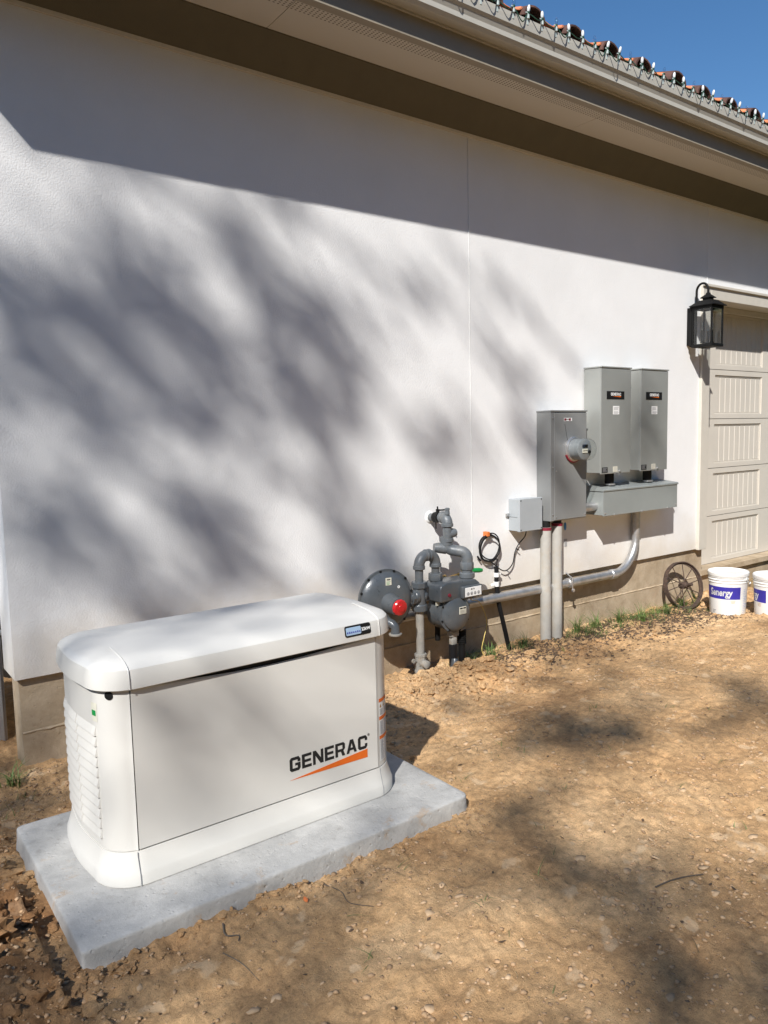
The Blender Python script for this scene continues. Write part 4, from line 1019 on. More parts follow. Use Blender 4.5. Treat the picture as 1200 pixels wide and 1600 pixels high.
finish('upper_tee', bm, 'gaspipe', GM, smooth=35)
el = arc((3.243, -.190, .885), (3.243, -.19, .925), (3.246, -.15, .922), 8)
bm = T(el, .036, 20); collar(bm, (3.246, -.155, .922), (0, 1, 0), .040, .022); tube(bm, [(3.243, -.192, .945), (3.243, -.192, .975)], [.018, .014], 12); lathe(bm, [(.017, 0), (.017, .012), (.01, .016), (0, .017)], (3.243, -.192, .972), (0, 0, 1), 6)
finish('upper_elbow', bm, 'gaspipe', GM, smooth=35)
finish('wall_pipe', T([(3.246, -.15, .922), (3.256, .0, .912)], .0265, 18), 'gaspipe', GM, smooth=50)
bm = T([(3.248, -.115, .920), (3.252, -.062, .916)], .036, 12); tube(bm, [(3.25, -.09, .95), (3.25, -.09, .972)], .012, 8); tube(bm, [(3.236, -.09, .968), (3.262, -.10, .965), (3.30, -.15, .970)], .0055, 8); tube(bm, [(3.25, -.09, .965), (3.248, -.09, .99)], .005, 6); tube(bm, [(3.25, -.07, .885), (3.25, -.07, .84)], .004, 6)
finish('shutoff_valve', bm, 'ironblack', GM, smooth=35)
finish('wall_sealant', LA([(.042, -.001), (.038, .005), (.032, .009), (.027, .010)], (3.257, -.0005, .912), (0, -1, 0), 20), 'white', GM, smooth=50)
# brass valve with a green lever on a black pipe behind
bm = T([(3.215, -.11, .10), (3.215, -.11, .66)], .018, 14); finish('black_pipe', bm, 'ironblack', GM, smooth=50)
bm = T([(3.215, -.11, .485), (3.215, -.11, .545)], .028, 8); tube(bm, [(3.215, -.11, .515), (3.29, -.11, .517)], .016, 10); tube(bm, [(3.30, -.11, .50), (3.43, -.10, .515)], .013, 10)
finish('brass_valve', bm, 'brass', GM, smooth=35)
finish('green_lever', T([(3.452, -.10, .535), (3.50, -.105, .533), (3.60, -.11, .523), (3.625, -.11, .520)], [.010, .016, .017, .013], 10), 'green', GM, smooth=50)
finish('lever_arm', T([(3.43, -.10, .515), (3.46, -.10, .535)], .007, 8), 'brass', GM)
# below the meter: bracket, riser stub, threaded nipple
bm = B(3.165, 3.235, -.30, -.26, .165, .205, .004); box(bm, 3.18, 3.22, -.295, -.262, .11, .166, .004); tube(bm, [(3.15, -.30, .215), (3.19, -.302, .185)], .009, 8); tube(bm, [(3.245, -.30, .200), (3.285, -.305, .212)], .008, 8)
finish('support_bracket', bm, 'riser', GM, smooth=35)
finish('support_post', T([(3.20, -.278, -.05), (3.20, -.278, .11)], .026, 16), 'rubber', GM, smooth=50)
finish('ground_sleeve', T([(3.19, -.31, -.16), (3.182, -.315, -.04), (3.195, -.30, .02)], [.036, .034, .022], 16), 'gasgrey', GM, smooth=50)
bm = T([(3.285, -.27, -.15), (3.285, -.27, .20)], .022, 14)
for k in range(7): collar(bm, (3.285, -.27, .10+k*.014), (0, 0, 1), .030, .009)
finish('threaded_nipple', bm, 'ironblack', GM, smooth=35)
finish('bare_tube', T(smoothpath([(3.36, -.24, .50), (3.45, -.20, .475), (3.50, -.16, .41), (3.55, -.12, .35), (3.60, -.10, .34)], 6), .0085, 8), 'tubegrey', GM, smooth=60)
TW = finish('tracer_wire', T(smoothpath([(3.37, -.25, .52), (3.39, -.26, .42), (3.42, -.22, .36), (3.52, -.18, .33), (3.60, -.15, .25), (3.64, -.14, .15), (3.60, -.15, .05), (3.57, -.16, -.02), (3.56, -.2, -.06)], 8), .0028, 6), 'yellowwire', GM, smooth=60)

# ---------------------------------------------------------------- wall lantern
LN = thing('wall_lantern', 'black wall lantern with clear panes and candle bulbs beside the garage opening', 'lantern', loc=(6.40, -.1, 2.18))
finish('back_plate', B(6.252, 6.345, -.050, -.0305, 2.175, 2.530, .004), 'ironblack', LN)
finish('mount_block', B(6.260, 6.337, -.030, -.0005, 2.19, 2.515, .003), 'ironblack', LN)
lx0, lx1, ly0, ly1, lz0, lz1 = 6.248, 6.420, -.240, -.068, 2.165, 2.515
bm = B(lx0-.008, lx1+.008, ly0-.010, ly1+.010, lz0, lz0+.026, .003)
for x in (lx0, lx1):
    for y in (ly0, ly1): box(bm, x-.0065, x+.0065, y-.0065, y+.0065, lz0+.0265, lz1-.0265, .001, 1)
for (a, b, c, d) in ((lx0-.007, lx1+.007, ly0-.007, ly0+.006), (lx0-.007, lx1+.007, ly1-.006, ly1+.007), (lx0-.007, lx0+.006, ly0+.0065, ly1-.0065), (lx1-.006, lx1+.007, ly0+.0065, ly1-.0065)): box(bm, a, b, c, d, lz1-.026, lz1-.0005)
finish('lantern_frame', bm, 'ironblack', LN)
cxl, cyl = (lx0+lx1)/2, (ly0+ly1)/2
def pyr(bm, secs):
    rings = [[bm.verts.new((cxl+sx*h, cyl+sy*h, z)) for sx, sy in ((-1, -1), (1, -1), (1, 1), (-1, 1))] for h, z in secs]
    for a in range(len(rings)-1):
        for k in range(4): bm.faces.new((rings[a][k], rings[a][(k+1) % 4], rings[a+1][(k+1) % 4], rings[a+1][k]))
    bm.faces.new(rings[0][::-1]); bm.faces.new(rings[-1]); return bm
bm = pyr(bmesh.new(), [(.112, lz1), (.112, lz1+.006), (.094, lz1+.020), (.060, lz1+.050), (.036, lz1+.053), (.032, lz1+.055), (.032, lz1+.070)])
pyr(bm, [(.048, lz1+.0705), (.048, lz1+.076), (.034, lz1+.088), (.016, lz1+.104), (.012, lz1+.118)])
finish('lantern_roof', bm, 'ironblack', LN)
zt = lz1+.112
arch = [(cxl, -.045, 2.49), (cxl, -.045, 2.60)]+[(cxl, (-.045+cyl)/2+((-.045-cyl)/2)*math.cos(R(a)), 2.655+.066*math.sin(R(a))) for a in range(0, 181, 12)]+[(cxl, cyl, 2.615)]
finish('hook_arm', T(arch, .010, 12), 'ironblack', LN, smooth=60)
for nm, q in (('pane', ((lx0, ly0), (lx1, ly0))), ('pane', ((lx0, ly0), (lx0, ly1))), ('pane', ((lx1, ly0), (lx1, ly1)))):
    (xa, ya), (xb, yb) = q
    if xa == xb: bm = B(xa-.001, xa+.001, ya+.0067, yb-.0067, lz0+.027, lz1-.027)
    else: bm = B(xa+.0067, xb-.0067, ya-.001, ya+.001, lz0+.027, lz1-.027)
    finish(nm, bm, 'glass', LN)
for dx, dy in ((-.045, .02), (.0, -.04), (.045, .02)):
    s_ = finish('candle', join(LA([(.011, 0), (.011, .10)], (cxl+dx, cyl+dy, lz0+.045), (0, 0, 1), 12), LA([(.02, 0), (.022, .006), (.0, .007)], (cxl+dx, cyl+dy, lz0+.036), (0, 0, 1), 12)), 'ironblack', LN, smooth=35)
    finish('candle_bulb', LA([(.008, 0), (.015, .020), (.0165, .032), (.012, .052), (.005, .074), (0, .082)], (cxl+dx, cyl+dy, lz0+.1455), (0, 0, 1), 16), 'bulbglass', LN, smooth=60).parent = s_
finish('candle_stem', T([(cxl, cyl, lz0+.0265), (cxl, cyl, lz0+.042)], .03, 12), 'ironblack', LN)

# ---------------------------------------------------------------- old iron wheel against the footing
WH = thing('iron_wheel', 'rusty spoked iron wheel leaning on the footing beside the white buckets', 'wheel', loc=(6.08, -.15, -.14))
wc = Vector((6.075, -.125, .075)); wn = Vector((-.20, -.95, .26)).normalized(); wa, wb = frame(wn); rw = .212
bm = bmesh.new(); rings = []
nW = 56
for k in range(nW):
    t = 2*math.pi*k/nW; d = wa*math.cos(t)+wb*math.sin(t); jr = (rnd.random()-.5)*.002
    rings.append([bm.verts.new(wc+d*(r_+jr)+wn*h) for r_, h in ((rw, -.022), (rw, .022), (rw-.009, .022), (rw-.012, .004), (rw-.024, .003), (rw-.024, -.003), (rw-.012, -.004), (rw-.009, -.022))])
for k in range(nW):
    for j in range(8): bm.faces.new((rings[k][j], rings[k][(j+1) % 8], rings[(k+1) % nW][(j+1) % 8], rings[(k+1) % nW][j]))
finish('rim', bm, 'rust', WH, smooth=50)
for k in range(10):
    t = 2*math.pi*k/10+.15; d = wa*math.cos(t)+wb*math.sin(t); s_ = .018 if k % 2 else -.018
    finish('spoke', T([wc+d*.022+wn*s_, wc+d*(rw-.014)], .0042, 7), 'rust', WH, smooth=60)
finish('hub', LA([(.0, -.04), (.022, -.04), (.030, -.02), (.032, 0), (.030, .02), (.022, .045), (.014, .047), (.014, .10), (0, .10)], wc, wn, 16), 'rust', WH, smooth=40)

# ---------------------------------------------------------------- buckets
def bucket(cx, cy, z0, off, lab, textlab):
    b = thing('bucket', lab, 'bucket', 'white plastic buckets in front of the garage door', loc=(cx, cy, z0))
    c = (cx, cy, z0); up = (0, 0, 1); b.scale = (1.07, 1.07, 1.07)
    prof = [(.0, .004), (.124, .004), (.131, .0), (.133, .006), (.1445, .285), (.149, .286), (.149, .290), (.1452, .292), (.1458, .306), (.151, .307), (.151, .311), (.146, .313), (.1462, .326), (.151, .327), (.151, .331), (.147, .333), (.1475, .344)]
    BD = finish('bucket_body', LA(prof, c, up, 56), 'bucket', b, smooth=25)
    finish('bucket_lid', LA([(.153, .336), (.1545, .340), (.1545, .362), (.151, .368), (.145, .368), (.142, .362), (.138, .3605), (.0, .3600)], c, up, 56), 'bucket', b, smooth=25)
    F = Vector((-cx, -3.87-cy, 0)).normalized(); Q = Vector((-F.y, F.x, 0)); Q = Q if Q.dot(cr) > 0 else -Q
    def wrapb(bm, a0, zz, lift):
        for v in bm.verts:
            z = zz+v.co.y; r_ = .133+(.1445-.133)*(z-.006)/.279+lift+v.co.z; a = a0+v.co.x/.141
            v.co = Vector((cx, cy, z0+z))+(F*math.cos(a)+Q*math.sin(a))*r_
        return bm
    def patch(a0, a1, za, zb, lift, mat, name, par, n=24):
        bm = bmesh.new(); L_ = (a1-a0)*.141
        join(bm, sheet(0, L_, za, zb, 0, n)); return finish(name, wrapb(bm, a0, 0, lift), mat, par, recalc=False, smooth=60)
    lb = patch(R(-84+off), R(40+off), .158, .256, .0006, 'navy', 'label_band', BD)
    t = text('Senergy', .078, .0024, .12, .0002, 'LEFT')
    bmesh.ops.subdivide_edges(t, edges=[e for e in t.edges if e.calc_length() > .008], cuts=2)
    for v in t.verts: v.co.x *= .72; v.co.z = abs(v.co.z)*0+.0003
    finish('brand_lettering', wrapb(t, R(-60+off), .208, .0008), 'white', BD, recalc=False)
    bm = bmesh.new()
    for k in range(3): join(bm, sheet(0, .035-.006*k, .060-k*.010, .066-k*.010, 0, 6))
    finish('small_print', wrapb(bm, R(-52+off), 0, .0006), 'greyink', BD, recalc=False)
    bm = bmesh.new()
    for k in range(3): join(bm, sheet(.003*k, .04-.003*k, .145-k*.010, .149-k*.010, 0, 6))
    finish('small_print', wrapb(bm, R(8+off), 0, .0006), 'tanprint', BD, recalc=False)
    bm = bmesh.new()
    for k in range(14): join(bm, sheet(0, .028, .05+k*.014, .0525+k*.014, 0, 4))
    finish('side_text', wrapb(bm, R(52+off), 0, .0006), 'paleblue', BD, recalc=False)
    for k in range(2):
        ci = [( .016*math.cos(t_), .105+k*.06+.016*math.sin(t_)) for t_ in np.linspace(0, 2*math.pi, 17)[:-1]]; inn = [(x*.75, .105+k*.06+(y-.105-k*.06)*.75) for x, y in ci]
        finish('side_emblem', wrapb(outlines([ci, inn], 0), R(66+off), 0, .0010), 'paleblue', BD, recalc=False)
    # wire bail hanging on the side
    a = R(62); s0 = Vector((cx, cy, z0))
    pts = [s0+(F*math.cos(a)+Q*math.sin(a))*.155+Vector((0, 0, .318))]
    for k in range(1, 10):
        aa = a+R(6*k); pts.append(s0+(F*math.cos(aa)+Q*math.sin(aa))*(.160+.004*math.sin(k))+Vector((0, 0, .318-.018*k+.001*k*k)))
    finish('handle_wire', T(smoothpath(pts, 3), .0024, 6), 'galv', b, smooth=60)
    finish('handle_grip', T([pts[2], pts[3], pts[4], pts[5]], .0085, 10), 'bucket', b, smooth=50)
    finish('handle_ear', LA([(.014, 0), (.014, .012), (0, .014)], s0+(F*math.cos(a)+Q*math.sin(a))*.144+Vector((0, 0, .316)), F*math.cos(a)+Q*math.sin(a), 12), 'bucket', b, smooth=40)
bucket(6.215, -.46, -.158, 0, 'white plastic bucket with the whole purple label band in view, next to the rusty wheel', 1)
bucket(6.325, -.80, -.158, -62, 'white plastic bucket cut by the right edge of the photo, showing blue side print', 2)

# ---------------------------------------------------------------- shade tree standing behind the camera, to the left
# Its crown is dense and thin in patches; the table gives how dense, on a plane square to the sun.
DENS = np.array([(0.46,-2.41,0.1),(0.58,-2.55,0.3),(0.71,-2.69,0.4),(0.86,-2.85,0.6),(1.01,-3.02,0.2),(1.18,-3.2,0.2),(1.36,-3.4,0.5),(0.45,-2.25,0.3),(0.57,-2.38,0.35),(0.71,-2.52,0.5),(0.85,-2.67,0.5),(1.0,-2.83,0.1),(1.17,-3.0,0.4),(1.24,-3.08,0.8),(1.35,-3.19,0.5),(1.55,-3.4,0.2),(1.76,-3.62,0.1),(1.99,-3.87,0.3),(2.25,-4.14,0.1),(2.54,-4.44,0),(0.44,-2.08,0.6),(0.57,-2.2,0.8),(0.7,-2.34,0.7),(0.84,-2.48,0.7),(1.0,-2.63,0.6),(1.13,-2.77,0.9),(1.2,-2.84,0.4),(1.34,-2.98,0.3),(1.44,-3.08,0.1),(1.54,-3.18,0.4),(1.75,-3.4,0.1),(1.99,-3.64,0.4),(2.12,-3.76,0.6),(2.25,-3.9,0.1),(2.54,-4.19,0.1),(0.43,-1.91,0.5),(0.56,-2.03,0.9),(0.69,-2.16,0.8),(0.83,-2.29,0.6),(0.99,-2.44,0.8),(1.16,-2.6,0.5),(1.34,-2.78,0.7),(1.53,-2.97,0.3),(1.75,-3.17,0.5),(1.99,-3.4,0.3),(2.25,-3.65,0.3),(2.51,-3.9,0.6),(2.69,-4.08,0),(0.42,-1.74,0.3),(0.55,-1.85,0.6),(0.68,-1.97,0.5),(0.83,-2.1,0.7),(0.98,-2.25,0.9),(1.15,-2.4,0.8),(1.33,-2.57,0.9),(1.53,-2.75,0.9),(1.7,-2.9,0.6),(1.79,-2.99,0.3),(1.98,-3.16,0.1),(2.24,-3.4,0.4),(2.47,-3.61,0.6),(2.69,-3.81,0.2),(0.41,-1.56,0.3),(0.54,-1.67,0.5),(0.67,-1.79,0.4),(0.82,-1.91,0.4),(0.97,-2.05,0.8),(1.14,-2.19,0.5),(1.32,-2.35,0.8),(1.52,-2.53,0.9),(1.74,-2.71,0.2),(1.98,-2.92,0.3),(2.24,-3.15,0.5),(2.53,-3.41,0.5),(0.41,-1.39,0.5),(0.53,-1.49,0.4),(0.66,-1.6,0.1),(0.81,-1.72,0.5),(0.96,-1.85,0.6),(1.13,-1.99,0.6),(1.32,-2.14,0.8),(1.52,-2.3,0.8),(1.73,-2.48,0.4),(1.97,-2.68,0.6),(2.24,-2.9,0.7),(2.47,-3.09,0.5),(0.4,-1.22,0.6),(0.52,-1.31,0.8),(0.66,-1.42,0.6),(0.8,-1.53,0.7),(0.96,-1.65,0.9),(1.13,-1.78,0.9),(1.22,-1.85,0.2),(1.31,-1.92,0.3),(1.51,-2.08,0.8),(1.73,-2.25,0.4),(1.85,-2.34,0.05),(1.97,-2.43,0.1),(2.24,-2.64,0.1),(2.53,-2.87,0),(0.39,-1.04,0),(0.51,-1.13,0.2),(0.65,-1.23,0.8),(0.79,-1.33,0.9),(0.95,-1.45,0.8),(1.12,-1.57,0.7),(1.3,-1.7,0.1),(1.5,-1.85,0.5),(1.72,-2.01,0.6),(1.97,-2.18,0.3),(2.23,-2.38,0),(2.53,-2.59,0),(0.38,-0.86,0),(0.5,-0.95,0),(0.64,-1.04,0.1),(0.78,-1.14,0.5),(0.94,-1.24,0.3),(1.11,-1.36,0.1),(1.3,-1.48,0.2),(1.5,-1.62,0.3),(2.23,-2.11,0.3),(2.53,-2.32,0.1),(2.53,-1.51,0.3),(2.92,-1.56,0.5),(3.11,-1.59,0.6),(3.3,-1.62,0.5),(3.67,-1.67,0.3),(3.97,-1.71,0.4),(2.43,-1.11,0.3),(2.6,-1.14,0.5),(2.94,-1.19,0.6),(3.28,-1.24,0.5),(3.61,-1.29,0.3),(3.87,-1.33,0.6),(2.67,-2.02,0.5),(2.89,-2.05,0.6),(3.33,-2.11,0.2),(3.76,-2.17,0.1),(2.34,-0.8,0.2),(2.65,-0.85,0.7),(2.86,-0.88,0.85),(3.11,-0.91,0.6),(3.41,-0.96,0.4),(3.7,-1.01,0.3),(2.42,-0.56,0.1),(2.69,-0.61,0.2),(2.97,-0.65,0.15),(3.24,-0.69,0.1),(3.51,-0.74,0.1),(3.78,-0.78,0.3),(2.48,-0.37,0.2),(2.73,-0.41,0.5),(2.98,-0.45,0.1),(3.23,-0.49,0),(3.48,-0.53,0),(3.72,-0.57,0.1),(2.41,-0.19,0.3),(2.64,-0.23,0.3),(2.83,-0.26,0.9),(2.99,-0.28,0.3),(3.22,-0.32,0.1),(3.45,-0.36,0.05),(3.67,-0.4,0),(2.35,-0.03,0.4),(2.57,-0.07,0.3),(2.78,-0.11,0.5),(2.89,-0.12,0.7),(3.0,-0.14,0.6),(3.21,-0.18,0.2),(3.42,-0.21,0.4),(3.63,-0.25,0.3),(2.2,0.12,0.3),(2.4,0.08,0.5),(2.61,0.05,0.3),(2.81,0.02,0.3),(3.01,-0.02,0.85),(3.11,-0.03,0.85),(3.2,-0.05,0.6),(3.4,-0.08,0.8),(3.6,-0.12,0.7),(2.07,0.25,0.2),(2.26,0.22,0.3),(2.45,0.18,0.5),(2.64,0.15,0.1),(2.83,0.12,0.3),(3.01,0.09,0.7),(3.2,0.06,0.8),(3.38,0.03,0.7),(3.57,-0.0,0.7),(1.77,0.4,0.5),(1.95,0.37,0.4),(2.31,0.3,0.3),(2.67,0.24,0.1),(2.75,0.23,0.1),(2.93,0.2,0.5),(3.11,0.17,0.5),(3.28,0.14,0.6),(3.45,0.11,0.6),(1.67,0.5,0.7),(1.85,0.47,0.5),(2.1,0.43,0.4),(2.36,0.38,0.3),(2.52,0.35,0.1),(2.69,0.32,0.2),(2.94,0.28,0.3),(3.19,0.24,0.6),(3.35,0.21,0.8),(3.48,0.19,0.4),(1.59,0.59,0.8),(1.83,0.55,0.5),(2.24,0.48,0.3),(2.71,0.4,0.2),(2.87,0.37,0.2),(3.18,0.32,0.5),(3.34,0.29,0.6),(0.84,0.07,0.6),(1.16,0.29,0.4),(1.4,0.46,0.4),(1.72,-0.24,0.6),(1.72,-0.18,0.9),(1.8,-0.29,0.4),(1.87,-0.22,0.3),(1.91,-0.42,0.6),(1.97,-0.38,0.6),(2.07,-0.56,0.3),(2.1,-0.49,0.15),(2.19,-0.45,0.1),(1.79,-0.09,0.3),(2.01,-0.23,0.2),(1.51,-0.43,0.4),(1.7,-0.59,0.3),(1.84,-0.74,0.7),(2.01,-0.79,0.6),(1.83,-0.53,0.1),(2.13,-0.81,0.2),(2.71,-3.31,0.55),(2.84,-3.38,0.3),(3.15,-3.71,0.4),(3.49,-4.0,0.45),(2.71,-3.77,0.35),(2.86,-4.29,0.05),(3.05,-4.29,0.05),(3.34,-4.58,0.05),(3.67,-4.65,0.05),(3.66,-5.09,0.05),(3.81,-4.19,0.05),(2.73,-3.0,0.3),(3.2,-3.37,0.2),(3.7,-3.46,0.05),(3.1,-3.9,0.1),(3.45,-4.25,0.1),(1.53,0.06,0.1),(1.41,-0.0,0.05),(1.29,-0.06,0.1),(1.53,-0.13,0.2),(1.41,-0.19,0.1),(1.29,-0.25,0.2),(1.41,0.11,0.1)])
E1 = np.array([0.6009611, -0.79927827, 0]); E2 = np.array([-0.52509649, -0.39480939, -0.75392256]); SV = np.array(SUN[:])
def dens(a, b):
    d2 = (DENS[:, 0]-a)**2+(DENS[:, 1]-b)**2+1e-3
    w_ = d2**-2.2; v = float((w_*DENS[:, 2]).sum()/w_.sum()); far = math.sqrt(float(d2.min()))
    if far > .35:
        k = min(1, (far-.35)/.5)
        v = v*(1-k)+k*(.5 if a < .8 or b > 0 else .12)
    return v
def tree():
    t = thing('shade_tree', 'tall oak standing behind the camera whose leaves throw the dappled shade', 'tree', loc=(-11.5, -7.4, 0))
    rng = np.random.default_rng(5); V = []; clumps = []
    cell = .085; Aleaf = .0030
    for a in np.arange(-1.2, 5.3, cell):
        for b in np.arange(-5.6, 1.6, cell):
            d = dens(a+cell/2, b+cell/2); nz_ = float(fbm(np.array([a+31.7]), np.array([b+12.3]), 4.6, 3, 61, .6)[0])-.5; d += .7*nz_*min(1, 4*d*(1-d)+.1); d = min(1, max(0, (d-.10)/.72)); d = .93*(.2*d+.8*d*d*(3-2*d))
            if d <= .02: continue
            edge = 1.0
            if a < -.6 or a > 4.6 or b < -5.0 or b > 1.1: edge = .5
            lam = -math.log(1-d)*cell*cell/Aleaf*edge/6
            for _ in range(rng.poisson(lam)):
                ca, cb = a+rng.random()*cell, b+rng.random()*cell
                s = -15.5+rng.normal()*1.2
                # a sprig: six leaves strung along a short drooping twig
                u = np.array([.93, .36])*rng.normal()*.5+rng.normal(size=2)*.7; u /= np.linalg.norm(u)+1e-6
                for k in range(6):
                    off = (k-2.5)*.032+rng.normal()*.008
                    la, lb_ = ca+u[0]*off+rng.normal()*.018, cb+u[1]*off+rng.normal()*.018
                    V.append(la*E1+lb_*E2+(s+rng.normal()*.08)*SV)
                clumps.append(ca*E1+cb*E2+s*SV)
    V = np.array(V); n = len(V)
    # oriented little leaves
    ax = rng.normal(size=(n, 3)); ax /= np.linalg.norm(ax, axis=1)[:, None]; bx = np.cross(ax, rng.normal(size=(n, 3))); bx /= np.linalg.norm(bx, axis=1)[:, None]
    L_ = (.05+.025*rng.random(n))[:, None]; W_ = L_*.52
    nrm = np.cross(ax, bx)
    P = np.stack([V-ax*L_, V+bx*W_, V+ax*L_, V-bx*W_+nrm*.01], 1).reshape(-1, 3)
    me = bpy.data.meshes.new('crown'); root = np.array(t.location)
    me.vertices.add(len(P)); me.vertices.foreach_set('co', (P-root).ravel())
    idx = np.arange(len(P), dtype=np.int32); me.loops.add(len(P)); me.loops.foreach_set('vertex_index', idx)
    me.polygons.add(n); me.polygons.foreach_set('loop_start', np.arange(0, len(P), 4, dtype=np.int32)); me.update(); me.validate()
    me.materials.append(M['leaf']); o = bpy.data.objects.new('crown', me); col.objects.link(o); o.parent = t
    print('leaves', n)
    # trunk and limbs; twigs run to samples of the clumps
    base = np.array([-11.5, -7.4, -.3]); fork = np.array([-10.4, -7.2, 5.5])
    tp = smoothpath([base, (-11.45, -7.42, 1.5), (-11.0, -7.35, 3.7), tuple(fork)], 5)
    bm = T(tp, [.34-.14*i/(len(tp)-1)+(.12 if i == 0 else 0) for i in range(len(tp))], 14)
    finish('trunk', bm, 'bark', t, smooth=60)
    bm = bmesh.new(); C_ = np.array(clumps); ctr = []
    for k in range(14):
        p = C_[rng.integers(len(C_))]
        ctr.append(p)
    for p in ctr:
        mid = fork*.45+p*.55+np.array([0, 0, .5]); pts = smoothpath([tuple(fork-[0, 0, .3]), tuple(fork*.75+p*.25+[0, 0, .3]), tuple(mid), tuple(p)], 4)
        tube(bm, pts, [.05*(1-i/(len(pts)))+.008 for i in range(len(pts))], 7)
        near = C_[np.argsort(((C_-p)**2).sum(1))[5:500:36]]
        for q in near:
            m_ = (p+q)/2+rng.normal(size=3)*.08; tube(bm, [tuple(p), tuple(m_), tuple(q)], [.014, .009, .004], 5)
    finish('limb', bm, 'bark', t, smooth=60)
tree()
# unseen trees added behind the camera to close off low sky and deepen shade
def sky_blocker(x, y, h, r, seed_):
    rng = np.random.default_rng(seed_)
    t = thing('sky_block_tree', 'unseen leafy tree added behind the camera to close off the low sky', 'tree', 'unseen trees added behind the camera', loc=(x, y, 0))
    n = 2600; d = rng.normal(size=(n, 3)); d /= np.linalg.norm(d, axis=1)[:, None]; rad = rng.random(n)**.4
    wob = 1+.25*np.sin(d[:, 0]*5+seed_)*np.cos(d[:, 2]*6+seed_*2)
    V = d*(rad*wob)[:, None]*np.array([r, r, h*.46])+np.array([0, 0, h*.52])
    ax = rng.normal(size=(n, 3)); ax /= np.linalg.norm(ax, axis=1)[:, None]; bx = np.cross(ax, rng.normal(size=(n, 3))); bx /= np.linalg.norm(bx, axis=1)[:, None]
    L_ = (.22+.14*rng.random(n))[:, None]
    P = np.stack([V-ax*L_, V+bx*L_*.55, V+ax*L_, V-bx*L_*.55], 1).reshape(-1, 3)
    me = bpy.data.meshes.new('crown'); me.vertices.add(len(P)); me.vertices.foreach_set('co', P.ravel()); me.loops.add(len(P)); me.loops.foreach_set('vertex_index', np.arange(len(P), dtype=np.int32))
    me.polygons.add(n); me.polygons.foreach_set('loop_start', np.arange(0, len(P), 4, dtype=np.int32)); me.update(); me.validate(); me.materials.append(M['leaf'])
    o = bpy.data.objects.new('crown', me); col.objects.link(o); o.parent = t
    finish('trunk', T([(x, y, -.2), (x+.1, y, h*.3), (x, y+.1, h*.75)], [.26, .2, .07], 10), 'bark', t, smooth=60)
for i, (a_, rr_, h_) in enumerate([(200, 15, 7), (215, 17, 7.5), (231, 17, 7.5), (247, 15, 8), (262, 14, 8.5), (277, 14, 9), (292, 14, 9), (307, 14, 9), (322, 15, 9), (337, 17, 9), (352, 20, 10), (186, 17, 7)]):
    sky_blocker(2+rr_*math.cos(R(a_)), -1.5+rr_*math.sin(R(a_)), h_, 2.6, 40+i)

# ---------------------------------------------------------------- clods, litter, grass
def blob(bm, c, r, seed_, sq=(1, 1, .7), sub=1):
    rr = random.Random(seed_); g = bmesh.ops.create_icosphere(bm, subdivisions=sub, radius=1)
    a = rr.random()*6.28; ca, sa = math.cos(a), math.sin(a); sx, sy, sz = [s*(.7+.6*rr.random()) for s in sq]
    ofs = rr.random()*100
    for v in g['verts']:
        p = v.co; k = 1+.75*(rr.random()-.5)
        x, y, z = p.x*sx*k, p.y*sy*k, p.z*sz*k
        v.co = Vector((c[0]+r*(x*ca-y*sa), c[1]+r*(x*sa+y*ca), c[2]+r*z))
def clods():
    bm = bmesh.new(); k = 0; rr = random.Random(3)
    def on_pad(x, y, m=0): return .475-m < x < 1.905+m and -1.79-m < y < -.925+m
    spots = []
    for mx, my, a, sx, sy in MOUNDS:
        n = 260 if a > .05 else 60
        for _ in range(n): spots.append((mx+rr.gauss(0, sx*1.0), my+rr.gauss(0, sy*.9), (.006+.020*rr.random()**2.6)*(1.15 if a > .05 else .9)))
    for _ in range(170): spots.append((.3+1.9*rr.random(), -1.80-abs(rr.gauss(0, .05)), .003+.009*rr.random()**2))
    for _ in range(60): spots.append((1.93+abs(rr.gauss(0, .05)), -1.8+.9*rr.random(), .003+.009*rr.random()**2))
    for _ in range(900): spots.append((.1+6.4*rr.random(), -3.1+3.0*rr.random(), .0018+.006*rr.random()**4))
    for _ in range(260): spots.append((rr.random()*.5, -2.6+1.9*rr.random(), .004+.016*rr.random()**3))
    for x, y, r in spots:
        if on_pad(x, y, r*.6) or y > .02: continue
        z = hz(x, y); k += 1
        blob(bm, (x, y, z+r*.2), r, k, sq=(1.1, .9, .6), sub=1 if r < .010 else 2)
    o = finish('dirt_clods', bm, 'dirt', None, smooth=15); tag(o, 'loose clods and crumbs of tan clay scattered over the bare ground', 'soil clods', kind='stuff')
    # the few big lumps that stand out
    for i, (x, y, r, lab) in enumerate([(.29, -1.62, .052, 'large brown clod beside the left edge of the concrete pad'), (3.86, -.34, .042, 'reddish lump of clay by the foot of the thin black conduit'), (.16, -1.35, .045, 'broken clod farther up the loose soil left of the pad'), (.57, -1.865, .024, 'small pale clod just below the front left corner of the pad'), (1.33, -1.85, .02, 'small clod touching the middle of the front edge of the pad')]):
        bm = bmesh.new(); blob(bm, (x, y, hz(x, y)+r*.35), r, 900+i, sq=(1.1, .9, .65), sub=3)
        for v in bm.verts:
            nn = float(fbm(np.array([v.co.x*1.0+i]), np.array([v.co.y+v.co.z*1.7]), 40, 3, 9)[0])-.5; v.co += (v.co-Vector((x, y, hz(x, y))))*nn*.5
        tag(finish('clay_lump', bm, 'dirt', None, smooth=40), lab, 'clod')
clods()
